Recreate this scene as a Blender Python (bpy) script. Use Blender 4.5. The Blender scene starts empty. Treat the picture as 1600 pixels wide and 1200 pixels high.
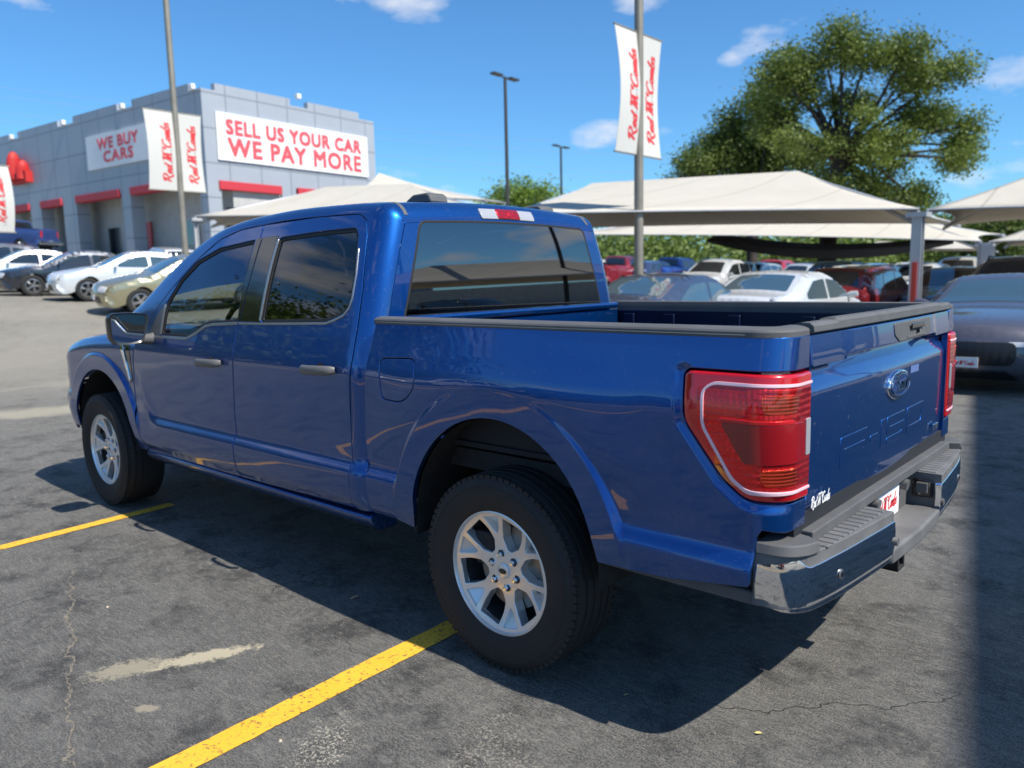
import bpy, bmesh, math, random
from mathutils import Vector, Matrix
from mathutils.geometry import delaunay_2d_cdt
random.seed(7)
D2R=math.radians
scene=bpy.context.scene
col=scene.collection
# ------------------------------------------------------------------ camera
CAM=(-1.98658,3.08313,1.52456); YAW=-.838899; PITCH=-.136391; ROLL=-.021573; FPX=1228.38
def _basis():
    f=Vector((math.cos(PITCH)*math.cos(YAW),math.cos(PITCH)*math.sin(YAW),math.sin(PITCH)))
    r0=f.cross(Vector((0,0,1))).normalized(); u0=r0.cross(f)
    c,s=math.cos(ROLL),math.sin(ROLL)
    return c*r0+s*u0,-s*r0+c*u0,f
CR_,CU_,CF_=_basis()
cd=bpy.data.cameras.new('camera'); cam=bpy.data.objects.new('camera',cd); col.objects.link(cam)
m=Matrix((CR_,CU_,-CF_)).transposed().to_4x4(); m.translation=Vector(CAM); cam.matrix_world=m
cd.sensor_width=36; cd.lens=FPX/1600*36; cd.clip_start=.05; cd.clip_end=3000
cd.dof.use_dof=True; cd.dof.focus_distance=3.0; cd.dof.aperture_fstop=2.6
scene.camera=cam
# ------------------------------------------------------------------ light
SUN=Vector((-.80,-.05,1.0)).normalized()      # towards the sun
SUN_EL=math.asin(SUN.z); 
sl=bpy.data.lights.new('sun','SUN'); sl.energy=5.0; sl.angle=D2R(.53); sl.color=(1,.94,.84)
so=bpy.data.objects.new('sun',sl); col.objects.link(so)
so.rotation_euler=(-SUN).to_track_quat('-Z','Y').to_euler()
world=bpy.data.worlds.new('World'); scene.world=world; world.use_nodes=True
scene.view_settings.view_transform='Standard'; scene.view_settings.look='None'
scene.view_settings.exposure=.42; scene.view_settings.gamma=1
def build_world():
    nt=world.node_tree; N=nt.nodes; L=nt.links; N.clear()
    out=N.new('ShaderNodeOutputWorld'); bg=N.new('ShaderNodeBackground'); bg.inputs[1].default_value=.098
    sky=N.new('ShaderNodeTexSky'); sky.sky_type='NISHITA'; sky.sun_disc=False
    sky.sun_elevation=SUN_EL; sky.sun_rotation=math.atan2(SUN.x,SUN.y)
    sky.altitude=200; sky.air_density=1.0; sky.dust_density=.35; sky.ozone_density=3.0
    L.new(bg.outputs[0],out.inputs[0])
    tc=N.new('ShaderNodeTexCoord')
    def math_(op,a,b=None,cl=False):
        n=N.new('ShaderNodeMath'); n.operation=op; n.use_clamp=cl
        for i,v in enumerate((a,b)):
            if v is None: continue
            if isinstance(v,(int,float)): n.inputs[i].default_value=v
            else: L.new(v,n.inputs[i])
        return n.outputs[0]
    def vm(op,a,b):
        n=N.new('ShaderNodeVectorMath'); n.operation=op
        for i,v in enumerate((a,b)):
            if v is None: continue
            if isinstance(v,tuple): n.inputs[i].default_value=v
            else: L.new(v,n.inputs[i])
        return n
    d=vm('NORMALIZE',tc.outputs['Generated'],None).outputs[0]
    nz=N.new('ShaderNodeTexNoise'); nz.inputs['Scale'].default_value=9; nz.inputs['Detail'].default_value=7; nz.inputs['Roughness'].default_value=.6
    st=vm('MULTIPLY',d,(1,1,2.6)).outputs[0]; L.new(st,nz.inputs['Vector'])
    nz2=N.new('ShaderNodeTexNoise'); nz2.inputs['Scale'].default_value=4.2; nz2.inputs['Detail'].default_value=6; L.new(st,nz2.inputs['Vector'])
    total=None
    # each cloud: centre direction, angular half sizes, strength
    def pxdir(px,py): return (CF_+CR_*((px-800)/FPX)-CU_*((py-600)/FPX)).normalized()
    clouds=[(635,-8,55,26,1.),(545,2,20,14,.5),(1000,2,42,14,.55),(940,214,46,17,.75),(1035,208,22,12,.3),(1205,62,40,20,.5),(1150,92,18,9,.35),(1590,128,62,26,.9),(1560,232,60,14,.6),(1590,262,50,22,.8),
            (620,270,35,10,.5),(715,296,28,9,.45),(835,165,10,14,.22),(810,235,12,7,.25),(40,5,40,9,.35),(735,312,30,10,.6),(1015,230,35,14,.3)]
    for (px,py,rx,ry,s) in clouds:
        c=pxdir(px,py)
        df=vm('SUBTRACT',d,tuple(c)).outputs[0]
        a=vm('DOT_PRODUCT',df,tuple(CR_/(rx/FPX))).outputs['Value']; b=vm('DOT_PRODUCT',df,tuple(CU_/(ry/FPX))).outputs['Value']
        r2=math_('ADD',math_('MULTIPLY',a,a),math_('MULTIPLY',b,b))
        fall=math_('SUBTRACT',1.15,math_('MULTIPLY',r2,.55))
        front=vm('DOT_PRODUCT',d,tuple(CF_)).outputs['Value']
        fall=math_('MULTIPLY',math_('MULTIPLY',fall,s),math_('GREATER_THAN',front,0.2))
        total=fall if total is None else math_('MAXIMUM',total,fall)
    dens=math_('ADD',total,math_('MULTIPLY',math_('SUBTRACT',nz.outputs[0],.5),3.2))
    dens=math_('MULTIPLY',math_('SUBTRACT',dens,.42),.9,True)
    dens=math_('MULTIPLY',dens,math_('GREATER_THAN',total,0.02))
    # scattered cumulus over the half of the sky behind the photographer
    fr_=vm('DOT_PRODUCT',d,tuple(CF_)).outputs['Value']
    bm=math_('MULTIPLY',math_('SUBTRACT',.45,fr_),4,True)
    cb=math_('MULTIPLY',math_('SUBTRACT',nz2.outputs[0],.575),7,True)
    cb=math_('MULTIPLY',cb,bm)
    dens=math_('MAXIMUM',dens,cb)
    mix=N.new('ShaderNodeMix'); mix.data_type='RGBA'; L.new(dens,mix.inputs[0])
    tint=N.new('ShaderNodeMix'); tint.data_type='RGBA'; tint.blend_type='MULTIPLY'; tint.inputs[0].default_value=1
    L.new(sky.outputs[0],tint.inputs[6]); tint.inputs[7].default_value=SKYTINT
    L.new(tint.outputs[2],mix.inputs[6]); mix.inputs[7].default_value=(7.2,7.3,7.6,1)
    L.new(mix.outputs[2],bg.inputs[0])
SKYTINT=(.56,1.0,1.30,1)
build_world()
def at(px,py,D): return Vector(CAM)+(CF_+CR_*((px-800)/FPX)-CU_*((py-600)/FPX))*D
F2=Vector((math.cos(YAW),math.sin(YAW))); R2=Vector((F2.y,-F2.x))
def gz(x,y):
    r=Vector((x-CAM[0],y-CAM[1])); d=min(r.dot(F2),95.); l=clamp(r.dot(R2),-60.,60.)
    h=max(0.,.186+.0154*d-.0429*l)*sstep(11,24,d)
    return h+1.35*sstep(13,24,-l)*sstep(30,44,d)
# ------------------------------------------------------------------ helpers
def tag(o,label=None,cat=None,group=None,kind=None):
    for k,v in (('label',label),('category',cat),('group',group),('kind',kind)):
        if v: o[k]=v
    return o
def empty(name,loc=(0,0,0),rz=0.,label=None,cat=None,group=None):
    o=bpy.data.objects.new(name,None); o.empty_display_size=.2; o.location=loc; o.rotation_euler=(0,0,rz); col.objects.link(o)
    return tag(o,label,cat,group)
def children(o): return [c for c in list(o.children)]
def copy_tree(o,parent=None):
    c=o.copy(); col.objects.link(c)
    c.parent=parent
    for ch in children(o): copy_tree(ch,c)
    return c
def link(name,me,mats,parent=None):
    o=bpy.data.objects.new(name,me)
    for m_ in (mats if isinstance(mats,(list,tuple)) else [mats]): me.materials.append(m_)
    col.objects.link(o); o.parent=parent
    return o
def bez(p,q,r,t): return p*(1-t)**2+q*2*t*(1-t)+r*t*t
class MB:
    def __init__(s): s.v=[]; s.f=[]; s.mi=[]
    def add(s,vs,fs,mi=0):
        b=len(s.v); s.v+= [tuple(p) for p in vs]; s.f+=[tuple(i+b for i in f) for f in fs]; s.mi+=[mi]*len(fs); return s
    def box(s,c,h,rz=0.,M=None,mi=0,tp=1.):
        """centre, half sizes; tp = taper of the top"""
        c=Vector(c); R=M or Matrix.Rotation(rz,3,'Z')
        vs=[]
        for k in (-1,1):
            for (i,j) in ((-1,-1),(1,-1),(1,1),(-1,1)):
                t=tp if k==1 else 1
                vs.append(c+R@Vector((i*h[0]*t,j*h[1]*t,k*h[2])))
        return s.add(vs,[(3,2,1,0),(4,5,6,7),(0,1,5,4),(1,2,6,5),(2,3,7,6),(3,0,4,7)],mi)
    def tube(s,pts,rad,n=10,caps=True,mi=0,sq=None):
        pts=[Vector(p) for p in pts]; m_=len(pts)
        if not isinstance(rad,(list,tuple)): rad=[rad]*m_
        ref=None; rings=[]
        for i,p in enumerate(pts):
            t=(pts[min(i+1,m_-1)]-pts[max(i-1,0)]).normalized()
            if ref is None:
                ref=Vector((0,0,1)) if abs(t.z)<.9 else Vector((1,0,0))
            a=(ref-t*ref.dot(t)).normalized(); b=t.cross(a); ref=a
            for k in range(n):
                w=2*math.pi*k/n
                ca,sa=math.cos(w),math.sin(w)
                if sq: ca*=sq[0]; sa*=sq[1]
                rings.append(p+(a*ca+b*sa)*rad[i])
        fs=[]
        for i in range(m_-1):
            for k in range(n): fs.append((i*n+k,i*n+(k+1)%n,(i+1)*n+(k+1)%n,(i+1)*n+k))
        if caps: fs.append(tuple(range(n-1,-1,-1))); fs.append(tuple((m_-1)*n+k for k in range(n)))
        return s.add(rings,fs,mi)
    def lathe(s,prof,n=48,axis='y',c=(0,0,0),mi=0,caps=False):
        """prof: (radius, along axis)"""
        vs=[]
        for (r,a) in prof:
            for k in range(n):
                w=2*math.pi*k/n; p,q=r*math.cos(w),r*math.sin(w)
                v=(p,a,q) if axis=='y' else ((p,q,a) if axis=='z' else (a,p,q))
                vs.append((v[0]+c[0],v[1]+c[1],v[2]+c[2]))
        fs=[]
        for i in range(len(prof)-1):
            for k in range(n): fs.append((i*n+k,i*n+(k+1)%n,(i+1)*n+(k+1)%n,(i+1)*n+k))
        if caps: fs.append(tuple(range(n-1,-1,-1))); fs.append(tuple((len(prof)-1)*n+k for k in range(n)))
        return s.add(vs,fs,mi)
    def prism(s,poly,f0,f1,mi=0):
        """poly of 2-D points, f0/f1 map a 2-D point to the back/front face"""
        n=len(poly); vs=[f0(*p) for p in poly]+[f1(*p) for p in poly]
        fs=[tuple(range(n-1,-1,-1)),tuple(range(n,2*n))]+[(i,(i+1)%n,n+(i+1)%n,n+i) for i in range(n)]
        return s.add(vs,fs,mi)
    def build(s,name,mats,parent=None,smooth=35,bev=0.,seg=2):
        me=bpy.data.meshes.new(name); me.from_pydata(s.v,[],s.f)
        bm=bmesh.new(); bm.from_mesh(me); bmesh.ops.recalc_face_normals(bm,faces=bm.faces); bm.to_mesh(me); bm.free()
        me.polygons.foreach_set('material_index',s.mi)
        if smooth:
            me.polygons.foreach_set('use_smooth',[True]*len(me.polygons)); me.set_sharp_from_angle(angle=D2R(smooth))
        o=link(name,me,mats,parent)
        if bev:
            b=o.modifiers.new('bevel','BEVEL'); b.width=bev; b.segments=seg; b.limit_method='ANGLE'; b.angle_limit=D2R(40); b.harden_normals=False
        return o
# polygons
def area(p): return .5*sum(p[i][0]*p[(i+1)%len(p)][1]-p[(i+1)%len(p)][0]*p[i][1] for i in range(len(p)))
def ccw(p): return list(p) if area(p)>0 else list(p)[::-1]
def densify(p,step):
    r=[]
    for i in range(len(p)):
        a,b=p[i],p[(i+1)%len(p)]; n=max(1,int(math.ceil(math.hypot(b[0]-a[0],b[1]-a[1])/step)))
        for k in range(n): r.append((a[0]+(b[0]-a[0])*k/n,a[1]+(b[1]-a[1])*k/n))
    return r
def rounded(p,r,n=4):
    """round the corners; r a number or one per corner"""
    out=[]; N=len(p)
    for i in range(N):
        a,b,c=Vector(p[i-1]),Vector(p[i]),Vector(p[(i+1)%N]); rr=r[i] if isinstance(r,(list,tuple)) else r
        if rr<=0: out.append(tuple(b)); continue
        d1=(a-b); d2=(c-b); q=min(rr,d1.length*.48,d2.length*.48)
        s=b+d1.normalized()*q; e=b+d2.normalized()*q
        for k in range(n+1): out.append(tuple(bez(s,b,e,k/n)))
    return out
def inset(p,g):
    """move a ccw polygon's edge inwards by g"""
    if not g: return list(p)
    out=[]; N=len(p)
    for i in range(N):
        a,b,c=p[i-1],p[i],p[(i+1)%N]
        d1=(b[0]-a[0],b[1]-a[1]); d2=(c[0]-b[0],c[1]-b[1]); l1=math.hypot(*d1) or 1; l2=math.hypot(*d2) or 1
        n1=(-d1[1]/l1,d1[0]/l1); n2=(-d2[1]/l2,d2[0]/l2); nx,ny=n1[0]+n2[0],n1[1]+n2[1]; q=nx*nx+ny*ny
        if q<.3: k=1.
        else: k=2/q
        out.append((b[0]+nx*k*g,b[1]+ny*k*g))
    return out
def pip(x,y,p):
    c=False; j=len(p)-1
    for i in range(len(p)):
        xi,yi=p[i]; xj,yj=p[j]
        if (yi>y)!=(yj>y) and x<(xj-xi)*(y-yi)/(yj-yi)+xi: c=not c
        j=i
    return c
def panel(name,poly,P,mats,parent=None,holes=(),grid=.05,edge=.03,gap=0.,rr=.004,fl=.012,off=0.,centre=(1.5,0,.9),flange=True,mirror=False,both=False,data=None,hfl=True,guides=()):
    """a curved sheet: the 2-D polygon (with holes) laid on the surface P(u,v), edges rolled over and turned in"""
    outer=ccw(rounded(poly,0)); loops=[(outer,1)]+[(ccw(h),-1) for h in holes]
    fp=[]
    for lp,sg in loops:
        ins=(gap+rr if flange and (sg>0 or hfl) else gap)
        fp.append(inset(densify(lp,edge),ins*sg))
    def PP(u,v):
        p=Vector(P(u,v)); return p
    h=1.5e-3
    def frame(u,v):
        a=Vector(P(u+h,v))-Vector(P(u-h,v)); b=Vector(P(u,v+h))-Vector(P(u,v-h)); return a.cross(b).normalized()
    pts=[]; edges=[]; lidx=[]
    for lp in fp:
        b0=len(pts); pts+=lp; ids=list(range(b0,len(pts))); lidx.append(ids)
        edges+=[(ids[i],ids[(i+1)%len(ids)]) for i in range(len(ids))]
    us=[p[0] for p in fp[0]]; vs=[p[1] for p in fp[0]]
    u0,u1,v0,v1=min(us),max(us),min(vs),max(vs)
    bcell={}
    for q in pts: bcell.setdefault((int(q[0]/grid),int(q[1]/grid)),[]).append(q)
    for gl_ in guides:
        for q in gl_:
            if pip(q[0],q[1],fp[0]) and not any(pip(q[0],q[1],f) for f in fp[1:]):
                cu,cv=int(q[0]/grid),int(q[1]/grid)
                if all((k[0]-q[0])**2+(k[1]-q[1])**2>.003**2 for a in (-1,0,1) for b in (-1,0,1) for k in bcell.get((cu+a,cv+b),())):
                    pts.append(q); bcell.setdefault((cu,cv),[]).append(q)
    j=0; v=v0+grid*.5
    while v<v1:
        u=u0+grid*(.5 if j%2 else .25)
        while u<u1:
            if pip(u,v,fp[0]) and not any(pip(u,v,f) for f in fp[1:]):
                cu,cv=int(u/grid),int(v/grid); ok=True
                for a in (-1,0,1):
                    for b in (-1,0,1):
                        for q in bcell.get((cu+a,cv+b),()):
                            if (q[0]-u)**2+(q[1]-v)**2<(grid*.45)**2: ok=False
                if ok: pts.append((u,v))
            u+=grid
        v+=grid*.87; j+=1
    rv,re,rf,ov,_,_=delaunay_2d_cdt([Vector(p) for p in pts],edges,[],0,1e-6)
    mp={}
    for i,o_ in enumerate(ov):
        for k in o_: mp[k]=i
    faces=[]
    for f in rf:
        cx=sum(rv[i][0] for i in f)/len(f); cy=sum(rv[i][1] for i in f)/len(f)
        if pip(cx,cy,fp[0]) and not any(pip(cx,cy,g) for g in fp[1:]): faces.append(tuple(f))
    V=[PP(*q) for q in rv]; Nn=[frame(*q) for q in rv]
    C=Vector(centre); s=sum((n.dot(p-C)>0)*2-1 for p,n in zip(V,Nn))
    sg=1 if s>=0 else -1
    Nn=[n*sg for n in Nn]
    V=[p+n*off for p,n in zip(V,Nn)]
    if sg<0: faces=[f[::-1] for f in faces]
    if flange:
        for li,(ids,(lp,hs)) in enumerate(zip(lidx,loops)):
            if li and not hfl: continue
            n=len(ids); prev=[mp[k] for k in ids]
            O=[]
            for i in range(n):
                a=pts[ids[i-1]]; b=pts[ids[(i+1)%n]]; dx,dy=b[0]-a[0],b[1]-a[1]; l=math.hypot(dx,dy) or 1
                ou,ovv=dy/l*hs,-dx/l*hs
                q=pts[ids[i]]; p0=Vector(P(*q)); p1=Vector(P(q[0]+ou*.002,q[1]+ovv*.002)); nn=Nn[prev[i]]
                o=(p1-p0); o-=nn*o.dot(nn); O.append(o.normalized())
            base=[V[i].copy() for i in prev]; bn=[Nn[i].copy() for i in prev]
            for (a,d) in ((30,0),(60,0),(90,0),(90,1)):
                ca,sa=math.cos(D2R(a)),math.sin(D2R(a)); cur=[]
                for i in range(n):
                    p=base[i]+O[i]*rr*sa-bn[i]*(rr*(1-ca)+(fl if d else 0)); V.append(p); Nn.append(bn[i]*ca+O[i]*sa); cur.append(len(V)-1)
                for i in range(n):
                    k=(i+1)%n; f=(prev[i],cur[i],cur[k],prev[k])
                    if hs*sg<0: f=f[::-1]
                    faces.append(f)
                prev=cur
    def mk(sy):
        me=bpy.data.meshes.new(name); fs=faces if sy>0 else [f[::-1] for f in faces]
        me.from_pydata([(p[0],p[1]*sy,p[2]) for p in V],[],fs)
        me.polygons.foreach_set('use_smooth',[True]*len(me.polygons))
        me.normals_split_custom_set_from_vertices([(n[0],n[1]*sy,n[2]) for n in Nn])
        return me
    if data is not None: data.append((V,Nn,faces)); return None
    res=[]
    if both: return [link(name,mk(1),mats,parent),link(name,mk(-1),mats,parent)]
    return link(name,mk(-1 if mirror else 1),mats,parent)
# ------------------------------------------------------------------ materials
def newmat(name):
    m_=bpy.data.materials.new(name); m_.use_nodes=True; nt=m_.node_tree; b=nt.nodes['Principled BSDF']; return m_,nt,b
def mat(name,c,rough=.5,metal=0.,coat=0.,spec=None,emit=None,noise=0.,nscale=20.,bump=0.,bscale=200.,trans=0.,cr=.05):
    m_,nt,b=newmat(name); N,L=nt.nodes,nt.links
    b.inputs['Base Color'].default_value=(*c,1); b.inputs['Roughness'].default_value=rough; b.inputs['Metallic'].default_value=metal
    b.inputs['Coat Weight'].default_value=coat; b.inputs['Coat Roughness'].default_value=cr
    if spec is not None: b.inputs['Specular IOR Level'].default_value=spec
    if trans: b.inputs['Transmission Weight'].default_value=trans
    if emit: b.inputs['Emission Color'].default_value=(*emit[:3],1); b.inputs['Emission Strength'].default_value=emit[3]
    tc=None
    if noise or bump: tc=N.new('ShaderNodeTexCoord')
    if noise:
        n=N.new('ShaderNodeTexNoise'); n.inputs['Scale'].default_value=nscale; n.inputs['Detail'].default_value=6; L.new(tc.outputs['Object'],n.inputs['Vector'])
        r=N.new('ShaderNodeMapRange'); r.inputs['From Min'].default_value=.3; r.inputs['From Max'].default_value=.7; r.inputs['To Min'].default_value=1-noise; r.inputs['To Max'].default_value=1+noise; L.new(n.outputs[0],r.inputs[0])
        mx=N.new('ShaderNodeMix'); mx.data_type='RGBA'; mx.blend_type='MULTIPLY'; mx.inputs[0].default_value=1; mx.inputs[6].default_value=(*c,1); L.new(r.outputs[0],mx.inputs[7]); L.new(mx.outputs[2],b.inputs['Base Color'])
    if bump:
        n=N.new('ShaderNodeTexNoise'); n.inputs['Scale'].default_value=bscale; n.inputs['Detail'].default_value=3; L.new(tc.outputs['Object'],n.inputs['Vector'])
        bp=N.new('ShaderNodeBump'); bp.inputs['Strength'].default_value=bump; bp.inputs['Distance'].default_value=.002; L.new(n.outputs[0],bp.inputs['Height']); L.new(bp.outputs[0],b.inputs['Normal'])
    return m_
def paint(name,c,flake=.0,metal=.55,rough=.38,dust=0.):
    m_,nt,b=newmat(name); N,L=nt.nodes,nt.links
    b.inputs['Base Color'].default_value=(*c,1); b.inputs['Metallic'].default_value=metal; b.inputs['Roughness'].default_value=rough
    b.inputs['Coat Weight'].default_value=1; b.inputs['Coat Roughness'].default_value=.018; b.inputs['Coat IOR'].default_value=1.62
    if flake:
        tc=N.new('ShaderNodeTexCoord'); v=N.new('ShaderNodeTexVoronoi'); v.inputs['Scale'].default_value=900; L.new(tc.outputs['Object'],v.inputs['Vector'])
        bp=N.new('ShaderNodeVectorMath'); bp.operation='SUBTRACT'; L.new(v.outputs['Color'],bp.inputs[0]); bp.inputs[1].default_value=(.5,.5,.5)
        sc=N.new('ShaderNodeVectorMath'); sc.operation='SCALE'; L.new(bp.outputs[0],sc.inputs[0]); sc.inputs['Scale'].default_value=flake
        g=N.new('ShaderNodeNewGeometry'); ad=N.new('ShaderNodeVectorMath'); L.new(g.outputs['Normal'],ad.inputs[0]); L.new(sc.outputs[0],ad.inputs[1])
        nm=N.new('ShaderNodeVectorMath'); nm.operation='NORMALIZE'; L.new(ad.outputs[0],nm.inputs[0]); L.new(nm.outputs[0],b.inputs['Normal'])
        n=N.new('ShaderNodeTexNoise'); n.inputs['Scale'].default_value=1.6; n.inputs['Detail'].default_value=2; L.new(tc.outputs['Object'],n.inputs['Vector'])
        bb=N.new('ShaderNodeBump'); bb.inputs['Strength'].default_value=.22; bb.inputs['Distance'].default_value=.018; L.new(n.outputs[0],bb.inputs['Height']); L.new(bb.outputs[0],b.inputs['Coat Normal'])
        # fine dust and water spots on the clear coat, with a splashed lower edge
        n2=N.new('ShaderNodeTexNoise'); n2.inputs['Scale'].default_value=55; n2.inputs['Detail'].default_value=8; n2.inputs['Roughness'].default_value=.7; L.new(tc.outputs['Object'],n2.inputs['Vector'])
        sp=N.new('ShaderNodeSeparateXYZ'); L.new(tc.outputs['Object'],sp.inputs[0])
        lo=N.new('ShaderNodeMapRange'); lo.inputs['From Min'].default_value=.72; lo.inputs['From Max'].default_value=.42; lo.inputs['To Min'].default_value=.0; lo.inputs['To Max'].default_value=.10; L.new(sp.outputs[2],lo.inputs[0])
        ad2=N.new('ShaderNodeMath'); L.new(n2.outputs[0],ad2.inputs[0]); L.new(lo.outputs[0],ad2.inputs[1])
        r=N.new('ShaderNodeMapRange'); r.inputs['From Min'].default_value=.60; r.inputs['From Max'].default_value=.80; r.inputs['To Min'].default_value=0; r.inputs['To Max'].default_value=.35; L.new(ad2.outputs[0],r.inputs[0])
        d=N.new('ShaderNodeBsdfDiffuse'); d.inputs[0].default_value=(.30,.29,.28,1)
        mx=N.new('ShaderNodeMixShader'); L.new(r.outputs[0],mx.inputs[0]); L.new(b.outputs[0],mx.inputs[1]); L.new(d.outputs[0],mx.inputs[2])
        L.new(mx.outputs[0],nt.nodes['Material Output'].inputs[0])
    return m_
def glassmat(name,tint,refl=1.0,ior=1.5):
    m_=bpy.data.materials.new(name); m_.use_nodes=True; nt=m_.node_tree; N,L=nt.nodes,nt.links
    N.remove(N['Principled BSDF']); t=N.new('ShaderNodeBsdfTransparent'); t.inputs[0].default_value=(*tint,1)
    g=N.new('ShaderNodeBsdfGlossy'); g.inputs['Roughness'].default_value=.005; g.inputs[0].default_value=(refl,refl,refl,1)
    fr=N.new('ShaderNodeFresnel'); fr.inputs[0].default_value=ior
    mx=N.new('ShaderNodeMixShader'); L.new(fr.outputs[0],mx.inputs[0]); L.new(t.outputs[0],mx.inputs[1]); L.new(g.outputs[0],mx.inputs[2])
    L.new(mx.outputs[0],N['Material Output'].inputs[0]); return m_
M={}
M['blue']=paint('truck_blue_paint',(.0004,.070,.30),flake=.09,metal=.83,rough=.38)
M['black_plastic']=mat('textured_black_plastic',(.095,.096,.098),.62,bump=.5,bscale=900,noise=.12,nscale=8)
M['grey_plastic']=mat('weathered_step_plastic',(.13,.13,.13),.6,bump=.5,bscale=800,noise=.2,nscale=9)
M['gloss_black']=mat('gloss_black',(.008,.008,.009),.08,coat=.6)
M['rubber']=mat('window_rubber',(.015,.015,.015),.6)
M['satin']=mat('satin_metal',(.42,.41,.40),.32,metal=.9)
M['chrome']=mat('chrome',(.92,.93,.94),.045,metal=1.,bump=.05,bscale=14)
M['alloy']=mat('alloy_wheel_silver',(.80,.79,.77),.32,metal=.6,coat=.5,bump=.1,bscale=400)
M['dark_metal']=mat('underbody_metal',(.03,.03,.032),.7,metal=.3,noise=.3)
M['liner']=mat('wheel_liner',(.018,.018,.018),.9,noise=.4,nscale=15)
M['disc']=mat('brake_disc',(.30,.26,.22),.4,metal=.9,noise=.2)
M['bedblack']=mat('bed_liner_black',(.014,.015,.02),.7)
M['beddark']=mat('bed_inner_dark_blue',(.003,.008,.035),.35,metal=.3)
M['mirrorblack']=mat('mirror_housing_black',(.018,.018,.02),.3)
M['interior']=mat('dark_cloth',(.035,.035,.038),.85)
M['intgrey']=mat('grey_cloth',(.10,.10,.105),.85)
M['win_front']=glassmat('front_window_glass',(.34,.40,.40))
M['win_rear']=glassmat('privacy_glass',(.09,.10,.12),1.,1.62)
M['win_back']=glassmat('back_glass',(.04,.05,.065),1.,2.45)
M['windshield']=glassmat('windshield_glass',(.72,.78,.76))
M['handle']=mat('grey_door_handle',(.16,.155,.15),.45,metal=.3)
M['white']=mat('white_vinyl',(.80,.80,.79),.6)
M['redtxt']=mat('red_print',(.62,.035,.04),.6)
M['greytxt']=mat('grey_print',(.34,.34,.33),.6)
M['ovalblue']=mat('badge_blue',(.008,.03,.14),.2,coat=1)
M['lamp_clear']=mat('clear_lens',(.36,.37,.40),.12,coat=1)
M['mirror']=mat('mirror_glass',(.30,.33,.36),.02,metal=1)
def tyremat():
    m_,nt,b=newmat('tyre_rubber'); N,L=nt.nodes,nt.links
    b.inputs['Base Color'].default_value=(.028,.028,.028,1); b.inputs['Roughness'].default_value=.68; b.inputs['Specular IOR Level'].default_value=.35
    tc=N.new('ShaderNodeTexCoord'); s=N.new('ShaderNodeSeparateXYZ'); L.new(tc.outputs['Object'],s.inputs[0])
    def mt(op,a,b_=None,c=None):
        n=N.new('ShaderNodeMath'); n.operation=op
        for i,v in enumerate((a,b_,c)):
            if v is None: continue
            if isinstance(v,(int,float)): n.inputs[i].default_value=v
            else: L.new(v,n.inputs[i])
        return n.outputs[0]
    ang=mt('ARCTAN2',s.outputs[2],s.outputs[0]); rad=mt('SQRT',mt('ADD',mt('MULTIPLY',s.outputs[0],s.outputs[0]),mt('MULTIPLY',s.outputs[2],s.outputs[2])))
    # sipes: angle stripes slanted with y and alternating per rib
    rib=mt('FLOOR',mt('MULTIPLY',s.outputs[1],26))
    sl=mt('SINE',mt('ADD',mt('MULTIPLY',ang,92),mt('ADD',mt('MULTIPLY',s.outputs[1],160),mt('MULTIPLY',rib,2.2))))
    sp=mt('GREATER_THAN',sl,.35)
    tr=mt('GREATER_THAN',rad,.366)
    hgt=mt('MULTIPLY',sp,tr)
    nn=N.new('ShaderNodeTexNoise'); nn.inputs['Scale'].default_value=120; L.new(tc.outputs['Object'],nn.inputs['Vector'])
    hh=mt('ADD',mt('MULTIPLY',hgt,-1.),mt('MULTIPLY',nn.outputs[0],.12))
    bp=N.new('ShaderNodeBump'); bp.inputs['Strength'].default_value=1; bp.inputs['Distance'].default_value=.012; L.new(hh,bp.inputs['Height']); L.new(bp.outputs[0],b.inputs['Normal'])
    # brown dust on the side wall
    n2=N.new('ShaderNodeTexNoise'); n2.inputs['Scale'].default_value=6; L.new(tc.outputs['Object'],n2.inputs['Vector'])
    mx=N.new('ShaderNodeMix'); mx.data_type='RGBA'; L.new(mt('MULTIPLY',n2.outputs[0],.45),mx.inputs[0]); mx.inputs[6].default_value=(.018,.018,.019,1); mx.inputs[7].default_value=(.05,.045,.04,1)
    L.new(mx.outputs[2],b.inputs['Base Color']); return m_
M['tyre']=tyremat()
def lensmat(name,c,rough=.12,fine=0.,metal=0.):
    m_,nt,b=newmat(name); N,L=nt.nodes,nt.links
    b.inputs['Base Color'].default_value=(*c,1); b.inputs['Roughness'].default_value=rough+.12; b.inputs['Metallic'].default_value=metal; b.inputs['Coat Weight'].default_value=1; b.inputs['Coat Roughness'].default_value=.02
    if fine:
        # moulded flutes and prisms behind a clear outer cover
        tc=N.new('ShaderNodeTexCoord'); s=N.new('ShaderNodeSeparateXYZ'); L.new(tc.outputs['Object'],s.inputs[0])
        def mt(op,a,b_):
            n=N.new('ShaderNodeMath'); n.operation=op
            for i,v in enumerate((a,b_)):
                if isinstance(v,(int,float)): n.inputs[i].default_value=v
                else: L.new(v,n.inputs[i])
            return n.outputs[0]
        h1=mt('SINE',mt('MULTIPLY',mt('ADD',s.outputs[0],s.outputs[1]),fine*3),0); h2=mt('SINE',mt('MULTIPLY',s.outputs[2],fine*3),0)
        n=N.new('ShaderNodeTexNoise'); n.inputs['Scale'].default_value=16; L.new(tc.outputs['Object'],n.inputs['Vector'])
        hh=mt('ADD',mt('MULTIPLY',mt('ADD',h1,h2),.12),mt('MULTIPLY',n.outputs[0],2.2))
        bp=N.new('ShaderNodeBump'); bp.inputs['Strength'].default_value=.55; bp.inputs['Distance'].default_value=.010; L.new(hh,bp.inputs['Height']); L.new(bp.outputs[0],b.inputs['Normal'])
    return m_
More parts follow.
